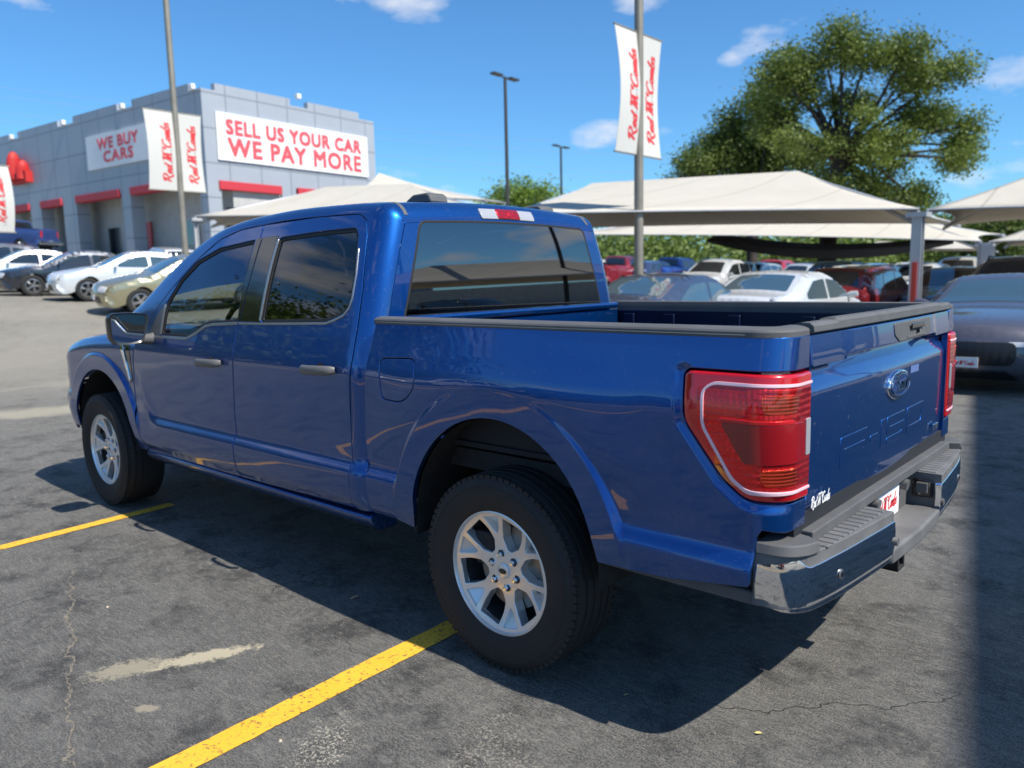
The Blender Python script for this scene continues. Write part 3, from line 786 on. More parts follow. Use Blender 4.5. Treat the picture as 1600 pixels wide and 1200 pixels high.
    prof=[(-.13,.05),(-.12,.092),(0,.103),(.11,.10),(.127,.07),(.125,-.07),(.10,-.105),(0,-.11),(-.075,-.10),(-.10,-.06)]
    cy,cz=1.125,1.268
    rings=[(0.0,1.0),(.035,1.03),(.075,.95),(.105,.78),(.125,.45)]
    vs=[];fs=[];n=len(prof)
    P_=[(a*.88,b*.88) for a,b in rounded(prof,.02,3)]; n=len(P_)
    for dx,k in rings: vs+=[(hx+dx,sg*(cy+py*k),cz+pz*k) for py,pz in P_]
    for i in range(len(rings)-1):
        for k in range(n): fs.append((i*n+k,i*n+(k+1)%n,(i+1)*n+(k+1)%n,(i+1)*n+k))
    fs.append(tuple((len(rings)-1)*n+k for k in range(n)))
    mb.add(vs,fs)
    # rim turned in
    P2=[(a*.90,b*.90) for a,b in P_]
    mb.add([(hx,sg*(cy+a),cz+b) for a,b in P_]+[(hx+.006,sg*(cy+a),cz+b) for a,b in P2],[(k,(k+1)%n,n+(k+1)%n,n+k) for k in range(n)])
    dm=mb.build('door_mirror',M['mirrorblack'],T,50)
    mb=MB(); mb.add([(hx+.007,sg*(cy+a*.905),cz+b*.905) for a,b in P_],[tuple(range(n))]); mb.build('mirror_glass',M['mirror'],dm,0)
    mb=MB(); mb.tube([(hx+.03,sg*.93,1.20),(hx+.035,sg*1.0,1.195),(hx+.04,sg*1.07,1.20)],[.045,.032,.03],12,sq=(1,.8)); mb.build('mirror_arm',M['black_plastic'],dm,50)
# ---- centre panels
def roofy(x,y): return KZ(x)+CR(x)*(1-(y/KY(x))**2)
# windshield
ws=[(2.31,-.70),(2.31,.70)]+[(x,KY(x)-.085) for x in (2.5,2.7,2.9,3.15)]+[(x,-KY(x)+.085) for x in (3.15,2.9,2.7,2.5)]
panel('windshield',ws,lambda x,y:(x,y,roofy(x,y)),M['windshield'],T,off=-.002,grid=.09,edge=.06,flange=False)
# hood, cowl
HZ=pchip([(3.1,1.245),(3.5,1.245),(4.0,1.215),(4.3,1.17),(4.5,1.11),(4.62,1.03)])
def hood_P(x,y):
    b=.018*sstep(.62,.50,abs(y)); return (x+ -.10*(y/.8)**2*sstep(3.6,4.6,x),y,HZ(x)+b-.045*(y/.8)**2-.004)
panel('hood',[(3.18,-.80),(3.5,-.81),(4.0,-.81),(4.3,-.80),(4.58,-.72),(4.62,0),(4.58,.72),(4.3,.80),(4.0,.81),(3.5,.81),(3.18,.80),(3.13,.4),(3.12,0),(3.13,-.4)],hood_P,M['blue'],T,grid=.07,edge=.04,rr=.008,fl=.03)
mb=MB(); mb.box((3.16,0,1.20),(.09,.82,.02)); mb.build('cowl',M['black_plastic'],T,0,bev=.01)
mb=MB(); mb.box((4.58,0,.92),(.05,.62,.16)); 
mb.build('grille',M['black_plastic'],T,0,bev=.02)
mb=MB()
for z in (.84,.92,1.0): mb.box((4.635,0,z),(.012,.58,.022))
mb.build('grille_bar',M['chrome'],T,0,bev=.006)
mb=MB(); mb.box((4.62,0,.62),(.07,.55,.14)); mb.build('front_bumper',M['chrome'],T,0,bev=.04,seg=4)
mb=MB(); mb.box((4.55,0,.43),(.10,.75,.06)); mb.build('front_valance',M['black_plastic'],T,0,bev=.02)
# ---- rear wall of the cab
def rw_P(y,z): return (UB-RB-lean(z)+.010*math.cos(min(1,abs(y)/.9)*math.pi/2)*-1,y,z)
edge_=[]
for v in [-.62+.03*i for i in range(0,40)]:
    if v>.70: break
    p=cab_UV(.7285,v); edge_.append((p[1],p[2]))
edge_=[p for p in edge_ if p[0]>.01]
bot=[(.86,1.15)]
out_=[(edge_[0][0],1.10)]+edge_+[(0,cab_P(.7285,KY(.885))[2])]
outl=out_+[(-y,z) for y,z in out_[::-1] if y>0.001]
bg=rounded([(.765,1.325),(.755,1.36),(.625,1.765),(.60,1.782),(.3,1.792),(0,1.795),(-.3,1.792),(-.60,1.782),(-.625,1.765),(-.755,1.36),(-.765,1.325)],[.0,.02,.04,.03,0,0,0,.03,.04,.02,0])
rwall=panel('cab_rear_wall',outl,rw_P,M['blue'],T,holes=[bg],grid=.08,edge=.03,flange=True,rr=.001,fl=.002)
panel('window_seal',inset(ccw(densify(bg,.04)),-.006),rw_P,M['rubber'],rwall,holes=[inset(ccw(densify(bg,.04)),.006)],off=.002,grid=.06,edge=.04,rr=.002,fl=.006)
panel('rear_window',inset(ccw(densify(bg,.04)),.004),rw_P,M['win_back'],T,off=.001,grid=.08,edge=.04,flange=False)
# high stop lamp
KC=KY(.885)
def cl(name,y0,y1,u0,u1,mt,off,par=T,r=.012): return panel(name,rounded([(u0,KC-y0),(u1,KC-y0),(u1,KC-y1),(u0,KC-y1)],r),cab_P,M[mt],par,off=off,grid=.03,edge=.015,rr=.004,fl=.01)
hs=cl('high_stop_lamp',.205,-.0,.742,.800,'lamp_clear',.006)
# the lamp crosses the centre line: its right half is laid on the mirrored surface
cl('stop_lens',.085,0.001,.744,.798,'lredf',.0095,hs,r=0)
panel('cargo_lens',rounded([(.742,KC-.205),(.800,KC-.205),(.800,KC),(.742,KC)],[.012,.012,0,0]),cab_P,M['lamp_clear'],hs,off=.006,grid=.03,edge=.015,rr=.004,fl=.01,mirror=True)
panel('stop_lens',[(.744,KC-.085),(.798,KC-.085),(.798,KC-.001),(.744,KC-.001)],cab_P,M['lredf'],hs,off=.0095,grid=.03,edge=.015,rr=.003,fl=.008,mirror=True)
# roof pods
for (x,y) in ((1.05,.31),(1.09,-.60)):
    mb=MB(); z=roofy(x,y)
    mb.prism([(-.085,0),(-.075,.035),(-.05,.048),(.05,.045),(.10,.02),(.12,0)],lambda a,b:(x+a,y-.06,z+b-.005),lambda a,b:(x+a,y+.06,z+b-.005)); mb.build('roof_antenna_pod',M['black_plastic'],T,40,bev=.008)
# ---- bed inside
mb=MB(); mb.box((-.14,0,.842),(.90,.84,.012)); mb.box((.61,0,.838),(.11,.90,.006)); mb.box((-.76,0,.838),(.24,.90,.006))
for i in range(-7,8): mb.box((-.14,i*.11,.858),(.88,.03,.006))
mb.build('bed_floor',M['bedblack'],T,0,bev=.004)
mb=MB(); mb.box((.70,0,1.08),(.012,.85,.235)); mb.build('bed_front_wall',M['blue'],T,0)
mb=MB(); mb.prism([(.675,1.325),(.67,1.348),(.68,1.358),(.725,1.358),(.735,1.35),(.735,1.315)],lambda a,b:(a,-.835,b),lambda a,b:(a,.835,b)); mb.build('bed_front_rail',M['blue'],T,0,bev=.006,seg=3)
# ---- tailgate
TXa=pchip([(.735,-1.082),(.76,-1.098),(.80,-1.102),(.95,-1.106),(1.158,-1.108),(1.170,-1.104),(1.20,-1.088),(1.232,-1.072),(1.236,-1.071)])
def tg_P(y,z):
    zl=lerp(1.252,1.232,sstep(.46,.56,abs(y)))
    a=TXa(min(z,1.236)); 
    lip=-1.108-.014*sstep(1.40,1.24,z)-.008*sstep(.56,.46,abs(y))
    t=sstep(zl-.006,zl+.003,z)
    x=lerp(a,lip,t)
    return (x+.012*(abs(y)/.8)**2,y,z)
tgo=[(.787,.757),(.787,1.336),(-.787,1.336),(-.787,.757),(-.76,.741),(.76,.741)]
tg=panel('tailgate',tgo,tg_P,M['blue'],T,grid=.018,edge=.018,rr=.006,fl=.03,centre=(0,0,1))
mb=MB()
cap=[(-1.122,1.339),(-1.126,1.344),(-1.124,1.360),(-1.112,1.370),(-1.085,1.371),(-1.065,1.366),(-1.06,1.33)]
vs=[]; ys=[.787,.60,.595,.3,0,-.3,-.595,-.60,-.787]
for y in ys:
    k=0 if abs(y)>=.6 else .006
    for i,(x,z) in enumerate(cap): vs.append((x+.012*(abs(y)/.8)**2,y,z+(k if 2<=i<=5 else 0)))
n=len(cap); fs=[]
for i in range(len(ys)-1):
    for k in range(n): fs.append((i*n+k,i*n+(k+1)%n,(i+1)*n+(k+1)%n,(i+1)*n+k))
fs+=[tuple(range(n)),tuple((len(ys)-1)*n+k for k in range(n))]
mb.add(vs,fs); mb.build('tailgate_cap',M['black_plastic'],tg,25)
mb=MB(); mb.box((-1.05,0,1.045),(.012,.77,.28)); mb.build('tailgate_inner_skin',M['bedblack'],tg,0)
# handle
hd=panel('tailgate_handle',rounded([(.06,1.326),(-.42,1.326),(-.42,1.275),(-.37,1.256),(.01,1.256),(.06,1.28)],.01),tg_P,M['black_plastic'],tg,off=.004,grid=.03,edge=.02,rr=.004,fl=.01,centre=(0,0,1))
mb=MB(); mb.box((-1.1365,-.20,1.306),(.003,.085,.010)); mb.build('handle_button',M['gloss_black'],hd,0,bev=.003)
mb=MB(); mb.tube([(-1.132,-.205,1.285),(-1.142,-.205,1.285)],.009,14); mb.build('camera_lens',M['gloss_black'],hd,40)
mb=MB(); mb.tube([(-1.1415,-.205,1.285),(-1.1435,-.205,1.285)],.0045,12); mb.build('camera_pupil',M['chrome'],hd,40)
mb=MB(); mb.box((-1.133,-.20,1.268),(.002,.12,.003)); mb.build('handle_edge',M['satin'],hd,0)
# stamped letters, laid on the tailgate skin
def tgtext(name,poly,parent=tg,mt='blue',off=.0016,rr=.002,fl=.003): return panel(name,poly,tg_P,M[mt],parent,off=off,grid=.04,edge=.03,rr=rr,fl=fl,centre=(0,0,1))
def glyph(x0,w,h,kind):
    t=.026
    if kind=='F': return [(x0,0),(x0,h),(x0-w,h),(x0-w,h-t),(x0-t*1.3,h-t),(x0-t*1.3,h*.5+t*.4),(x0-w*.92,h*.5+t*.4),(x0-w*.92,h*.5-t*.6),(x0-t*1.3,h*.5-t*.6),(x0-t*1.3,0)]
    if kind=='-': return [(x0,h*.40),(x0,h*.62),(x0-w,h*.62),(x0-w,h*.40)]
    if kind=='1': return [(x0,0),(x0,h),(x0-w,h),(x0-w,0)]
    if kind=='5': return [(x0,0),(x0,t),(x0-w+t*1.3,t),(x0-w+t*1.3,h*.5-t*.5),(x0,h*.5-t*.5),(x0,h),(x0-w,h),(x0-w,h-t),(x0-t*1.3,h-t),(x0-t*1.3,h*.5+t*.5),(x0-w,h*.5+t*.5),(x0-w,0)]
    if kind=='0': return [(x0,0),(x0,h),(x0-w,h),(x0-w,0)]
z0=.873; H=.105
for k,x0,w in (('F',.50,.25),('-',.215,.08),('1',.10,.045),('5',.03,.215),('0',-.225,.235)):
    pl=[(a,b+z0) for a,b in glyph(x0,w,H,k)]
    if k=='0':
        panel('stamped_letter',pl,tg_P,M['blue'],tg,holes=[[(x0-.034,z0+.028),(x0-.034,z0+H-.028),(x0-w+.034,z0+H-.028),(x0-w+.034,z0+.028)]],off=.0016,grid=.04,edge=.03,rr=.002,fl=.003,centre=(0,0,1))
    else: tgtext('stamped_letter',pl)
# oval badge
def oval(cx,cz,a,b,n=40): return [(cx+a*math.cos(2*math.pi*i/n),cz+b*math.sin(2*math.pi*i/n)) for i in range(n)]
bx,bz=-.068,1.090
bd=panel('oval_badge',oval(bx,bz,.130,.056),tg_P,M['chrome'],tg,off=.012,grid=.04,edge=.03,rr=.008,fl=.012,centre=(0,0,1))
panel('badge_field',oval(bx,bz,.114,.043),tg_P,M['ovalblue'],bd,off=.0135,grid=.04,edge=.03,rr=.002,fl=.004,centre=(0,0,1))
mb=MB(); mb.lathe([(.104,0),(.106,.0012),(.109,.0012),(.111,0)],48,axis='x'); 
mb.v=[(-1.1225-x,bx+y,bz+z*.36) for x,y,z in mb.v]; mb.build('badge_ring',M['chrome'],bd,40)
mb=MB(); script_mesh(mb,'Ford',lambda u,v,w:(-1.1222-w,bx+.085-u,bz-.021+v),.165,.0025,.085,.2); mb.build('badge_lettering',M['chrome'],bd,40)
# dealer decal, trim badge and sticker
mb=MB(); script_mesh(mb,'Red McCombs',lambda u,v,w:(-1.1075-w,.755-u*1.05,.800+v*1.5),.155,.0006,.085,.3); mb.build('dealer_decal',M['white'],tg,0)
mb=MB()
for i,(y,w) in enumerate(((-.625,.022),(-.655,.012),(-.675,.02))): mb.box((-1.106,y,.838),(.004,w*.55,.013))
mb.build('trim_badge',M['chrome'],tg,0,bev=.002)
mb=MB(); mb.box((-1.1087,-.285,1.128),(.0004,.055,.014)); mb.build('sticker_residue',mat('tape_mark',(.10,.16,.36),.5),tg,0)
# ---- rear bumper
BPTS=[(-1.028,.968),(-1.08,.965),(-1.122,.948),(-1.152,.912),(-1.170,.86),(-1.192,.72),(-1.213,.5),(-1.228,.3),(-1.237,0)]
BS=[(x,y) for x,y in smoothline(BPTS,8)]
BS=BS+[(x,-y) for x,y in BS[:-1][::-1]]
BL=[0]
for i in range(1,len(BS)): BL.append(BL[-1]+math.dist(BS[i],BS[i-1]))
def bpath(s):
    if s<=0: return (BS[0][0]-s,BS[0][1])
    for i in range(1,len(BS)):
        if s<=BL[i]:
            t=(s-BL[i-1])/(BL[i]-BL[i-1]); return (lerp(BS[i-1][0],BS[i][0],t),lerp(BS[i-1][1],BS[i][1],t))
    return (BS[-1][0]+s-BL[-1],BS[-1][1])
def s_of_y(y):
    for i in range(1,len(BS)):
        if BS[i][1]<=y: return BL[i]
def bp_P(s,z):
    x,y=bpath(s); a=bpath(s-.02); b=bpath(s+.02); tx,ty=b[0]-a[0],b[1]-a[1]; l=math.hypot(tx,ty); nx,ny=ty/l,-tx/l   # outward
    o=-.016*((z-.62)/.11)**2
    return (x+nx*o,y+ny*o,z)
bumper=empty('rear_bumper',(0,0,0)); bumper.parent=T
sA=s_of_y(.315); LT=BL[-1]
chp=[(.0,.555),(.0,.712),(.07,.712),(.125,.706),(.165,.668),(.30,.672),(sA,.674),(sA,.60),(sA-.005,.528),(.45,.522),(.20,.525),(.08,.535)]
ch=panel('chrome_corner',rounded(chp,[.01,.004,0,.02,.02,0,.008,0,.01,0,0,0]),bp_P,M['chrome'],bumper,grid=.03,edge=.02,rr=.004,fl=.02,centre=(-.9,0,.6),both=True)
for sg in (1,-1):
    def pl(y0,y1,inner,n=10):
        a=[q for q in BS if y1<=q[1]<=y0]; return a+[(inner,y1),(inner,y0)]
    pts=[(x+.006,y-.004 if x>-1.16 else y) for x,y in [q for q in BS if .31<=q[1]]]
    poly=pts+[(BS[[i for i,q in enumerate(BS) if q[1]<=.31][0]][0]+.006,.31),(-1.08,.31),(-1.08,.80),(-1.02,.82)]
    mb=MB(); mb.prism(poly,lambda a,b:(a,sg*b,.545),lambda a,b:(a,sg*b,.708)); st=mb.build('step_pad',M['grey_plastic'],bumper,30,bev=.008,seg=3)
    pts=[(x-.003,y+.002) for x,y in BS if y>.835]
    poly=pts+[(-1.135,.825),(-1.09,.815),(-1.03,.83)]
    mb=MB(); mb.prism(poly,lambda a,b:(a,sg*b,.706),lambda a,b:(a+.006,sg*(b-.008),.738)); mb.build('end_cap',M['black_plastic'],bumper,30,bev=.012,seg=3)
    # ridged tread
    mb=MB(); y=.335
    while y<.79:
        xo=-1.192-.03*(1-y/.8)+.012; mb.box(((xo-1.115)/2,sg*(y+.0),.709),((-1.115-xo)/2,.0165,.0035)); y+=.041
    mb.build('step_ridge',M['grey_plastic'],st,0,bev=.003)
    mb=MB(); mb.tube([bp_P(s_of_y(.74),.605),tuple(Vector(bp_P(s_of_y(.74),.605))+Vector((-.004,0,0)))],.015,18)
    for i,v in enumerate(mb.v): mb.v[i]=(v[0],v[1]*sg,v[2])
    se=mb.build('parking_sensor',M['satin'],bumper,40)
    mb=MB(); c=Vector(bp_P(s_of_y(.74),.605))+Vector((-.0045,0,0)); mb.tube([c,c+Vector((-.001,0,0))],.009,16)
    for i,v in enumerate(mb.v): mb.v[i]=(v[0],v[1]*sg,v[2])
    mb.build('sensor_face',M['gloss_black'],se,40)
    mb=MB(); mb.tube([(-1.226,sg*.298,.60),(-1.236,sg*.298,.60)],.014,18); mb.build('parking_sensor',M['black_plastic'],bumper,40)
mb=MB()
pts=[(x+.004,y) for x,y in BS if -.31<=y<=.31]
mb.prism(pts+[(-1.07,-.31),(-1.07,.31)],lambda a,b:(a,b,.515),lambda a,b:(a,b,.572))
mb.build('centre_step',M['grey_plastic'],bumper,30,bev=.010,seg=3)
mb=MB(); mb.box((-1.085,0,.655),(.015,.31,.085)); mb.box((-1.112,0,.728),(.022,.80,.018)); mb.build('bumper_back_panel',M['black_plastic'],bumper,0,bev=.004)
mb=MB(); mb.box((-1.07,0,.745),(.03,.86,.05)); mb.build('filler_panel',M['bedblack'],bumper,0)
mb=MB(); mb.box((-1.155,-.304,.645),(.038,.010,.036)); cn=mb.build('trailer_socket',M['gloss_black'],bumper,0,bev=.008,seg=3)
mb=MB(); mb.box((-1.155,-.291,.648),(.022,.006,.022)); mb.build('socket_cover',M['black_plastic'],cn,0,bev=.004)
# plate
mb=MB(); mb.box((-1.106,-.005,.640),(.002,.152,.066)); plt=mb.build('licence_plate',M['white'],T,0,bev=.004)
mb=MB(); script_mesh(mb,'Red McCombs',lambda u,v,w:(-1.1085-w,.125-u,.615+v*1.35),.255,.0005,.09,.2); mb.build('plate_lettering',M['redtxt'],plt,0)
mb=MB()
for y in (-.11,.10): mb.box((-1.1088,y,.694),(.0008,.008,.003))
mb.build('plate_bolt',M['satin'],plt,0)
for y in (.175,-.175):
    mb=MB(); mb.tube([(-1.10,y,.685),(-1.135,y,.68)],.022,16); mb.build('plate_lamp',M['black_plastic'],bumper,40)
# hitch
mb=MB()
for (y,z,a,b) in ((.034,.437,.006,.04),(-.034,.437,.006,.04),(0,.471,.04,.006),(0,.403,.04,.006)): mb.box((-1.06,y,z),(.11,a,b))
mb.box((-1.09,0,.52),(.05,.05,.03)); mb.tube([(-1.0,-.55,.45),(-1.0,.55,.45)],.045,8)
mb.build('hitch_receiver',M['dark_metal'],T,0,bev=.003)
# ---- wheels (built at the origin, axle along y, outside face +y)
def build_wheel(parent):
    w=empty('wheel'); w.parent=parent
    t=MB()
    prof=[(.236,.105),(.246,.118),(.262,.124),(.30,.134),(.335,.138),(.36,.136),(.375,.131),(.386,.124),(.394,.115),(.400,.100)]
    tread=[]
    gro=[.066,.024,-.024,-.066]
    tread=[(.4015,.098),(.404,.073),(.397,.071),(.397,.061),(.4045,.059),(.4055,.029),(.398,.027),(.398,.019),(.4055,.017),(.4055,-.017),(.398,-.019),(.398,-.027),(.4055,-.029),(.4045,-.059),(.397,-.061),(.397,-.071),(.404,-.073),(.4015,-.098)]
    prof2=[(r,-a) for r,a in prof[::-1]]
    k_=.909; sc_=lambda L_:[(.236+(r-.236)*k_ if r>.236 else r,a) for r,a in L_]
    t.lathe(sc_(prof+tread+prof2),96)
    for k in range(72):
        for s_ in (1,-1):
            a=2*math.pi*(k+(.5 if s_<0 else 0))/72; R_=Matrix((( -math.sin(a),0,math.cos(a)),(0,1,0),(math.cos(a),0,math.sin(a)))).transposed()
            t.box((.3725*math.cos(a),s_*.1105,.3725*math.sin(a)),(.0125,.0145,.0125),M=R_)
    t.build('tyre',M['tyre'],w,40)
    # raised ring on the side wall
    t=MB(); t.lathe([(.338,.1370),(.340,.1390),(.343,.1390),(.345,.1365)],96); t.build('sidewall_ring',M['tyre'],w,40)
    yf=pchip([(0,.080),(.05,.080),(.09,.076),(.14,.080),(.19,.092),(.225,.104),(.24,.108)])
    def P(u,v): return (u,yf(math.hypot(u,v)),v)
    holes=[]
    for k in range(6):
        a0=D2R(48+60*k)
        def pol(pts,a): return [(r*math.cos(a)-t_*math.sin(a),r*math.sin(a)+t_*math.cos(a)) for r,t_ in pts]
        holes.append(rounded(ccw(pol([(.088,-.012),(.088,.012),(.120,.041),(.165,.050),(.211,.050),(.211,-.050),(.165,-.050),(.120,-.041)],a0)),.006,3))
        holes.append(rounded(ccw(pol([(.150,-.004),(.150,.004),(.172,.018),(.218,.038),(.218,-.038),(.172,-.018)],a0+D2R(30))),.005,3))
    circ=[(.2385*math.cos(2*math.pi*i/72),.2385*math.sin(2*math.pi*i/72)) for i in range(72)]
    rim=panel('rim',circ,P,M['alloy'],w,holes=holes,grid=.02,edge=.012,rr=.004,fl=.042,centre=(0,-1,0))
    t=MB()
    t.lathe([(.2445,.112),(.2445,.118),(.239,.120),(.235,.112),(.232,.098),(.224,.066)],72); t.build('rim_lip',M['alloy'],rim,40)
    t=MB(); t.lathe([(.2235,.066),(.215,.0),(.212,-.10)],72); t.build('rim_barrel',M['dark_metal'],rim,40)  # dark instead of alloy: shade inside the wheel put into the colour
    # sloped floors of the six outer pockets
    for k in range(6):
        a=D2R(48+60*k+30); t=MB()
        pts=[(.168,-.030,.050),(.168,.030,.050),(.224,.048,.092),(.224,-.048,.092)]
        vs=[(r*math.cos(a)-q*math.sin(a),y,r*math.sin(a)+q*math.cos(a)) for r,q,y in pts]; vs+=[(x,y-.012,z) for x,y,z in vs]
        t.add(vs,[(0,1,2,3),(4,7,6,5),(0,4,5,1),(1,5,6,2),(2,6,7,3),(3,7,4,0)]); t.build('rim_pocket',M['alloy'],rim,0)
    t=MB(); t.lathe([(.0,.03),(.165,.03),(.165,.01),(.0,.01)],48); t.build('brake_disc',M['disc'],w,40)
    t=MB(); t.box((.115,.035,.06),(.05,.03,.07)); t.build('brake_caliper',M['dark_metal'],w,0,bev=.01)
    t=MB(); t.lathe([(.0,-.02),(.21,-.02),(.21,-.03),(0,-.03)],40); t.build('backing_plate',M['liner'],w,40)
    t=MB(); t.lathe([(0,.088),(.026,.088),(.031,.085),(.033,.079)],32); hc=t.build('hub_cap',M['alloy'],rim,40)
    t=MB(); t.lathe([(0,.0893),(.019,.0893),(.020,.0885)],32); t.v=[(x,y,z*.55) for x,y,z in t.v]; t.build('hub_emblem',M['gloss_black'],rim,40)
    for k in range(6):
        a=D2R(48+60*k+30); c=(.066*math.cos(a),.066*math.sin(a))
        t=MB(); t.lathe([(.0165,.0788),(.0165,.0795),(0,.0795)],20,c=(c[0],0,c[1])); t.build('nut_seat',M['gloss_black'],rim,40)
        t=MB(); t.lathe([(.0105,.078),(.0105,.092),(.008,.097),(0,.098)],6,c=(c[0],0,c[1])); t.build('lug_nut',M['chrome'],rim,20)
    return w
w0=build_wheel(T); w0.location=(0,.862,.394)
def dupw(loc,rz,ry=0):
    c=copy_tree(w0,T); c.location=loc; c.rotation_euler=(0,ry,rz); return c
dupw((XW,.880,.394),0,D2R(14)); dupw((0,-.862,.394),math.pi,0); dupw((XW,-.880,.394),math.pi,D2R(20))
# ---- underbody
mb=MB()
for s in (1,-1):
    mb.box((1.6,s*.45,.50),(2.7,.04,.07)); mb.box((0,s*.53,.48),(.62,.035,.022)); mb.tube([(.12,s*.50,.42),(.22,s*.42,.80)],.03,10)
mb.tube([(0,-.80,.405),(0,.80,.405)],.045,12); mb.tube([(0,-.18,.405),(0,.18,.405)],[.10,.10],14); mb.tube([(.1,0,.42),(2.4,0,.50)],.04,10)
mb.tube([(XW,-.75,.38),(XW,.75,.38)],.04,8); mb.box((3.5,0,.55),(.5,.4,.15)); mb.box((1.9,0,.56),(1.15,.85,.06)); mb.box((-.14,0,.77),(.9,.8,.04))
mb.box((-.75,.38,.50),(.22,.16,.10)); mb.tube([(.9,-.35,.42),(-.2,-.4,.5),(-.95,-.62,.47)],.035,10)
mb.build('chassis',M['dark_metal'],T,30)
for s in (1,-1):
    mb=MB(); mb.box((-.76,s*.93,.555),(.28,.02,.022)); mb.build('rear_splash_trim',M['black_plastic'],T,0,bev=.008)
# ---- cabin
def seat(x,y,w):
    s=MB(); s.box((x+.12,y,.98),(.26,w,.08)); o=s.build('seat',M['intgrey'],T,0,bev=.04,seg=3)
    s=MB(); s.box((x-.14,y,1.27),(.06,w,.28),M=Matrix.Rotation(-.22,3,'Y')); s.build('seat_back',M['interior'],o,0,bev=.04,seg=3)
    s=MB(); s.box((x-.22,y,1.60),(.045,.13,.09)); s.build('headrest',M['interior'],o,0,bev=.03,seg=3)
seat(2.1,.40,.25); seat(2.1,-.40,.25); seat(1.15,.42,.28); seat(1.15,-.42,.28)
mb=MB(); mb.box((2.95,0,1.08),(.22,.80,.12)); mb.build('dashboard',M['interior'],T,0,bev=.05,seg=3)
mb=MB(); mb.box((1.95,0,.82),(1.3,.86,.02)); mb.build('cabin_floor',M['interior'],T,0)
mb=MB(); mb.box((1.5,0,1.835),(.65,.66,.006)); mb.build('headliner',M['intgrey'],T,0)
mb=MB()
R_=Matrix.Rotation(-.45,3,'Y'); ring=[Vector((2.66,.40,1.26))+R_@Vector((0,.19*math.cos(t*math.pi/12),.19*math.sin(t*math.pi/12))) for t in range(25)]
mb.tube(ring,.016,8,caps=False); mb.box((2.68,.40,1.26),(.02,.17,.02)); mb.tube([(2.68,.40,1.25),(2.9,.40,1.12)],.03,8); mb.build('steering_wheel',M['interior'],T,40)
mb=MB()
for s in (1,-1):
    mb.box((1.79,s*.80,1.5),(.05,.02,.28)); mb.box((2.0,s*.86,.95),(1.1,.02,.28)) 
mb.build('inner_trim',M['interior'],T,0)
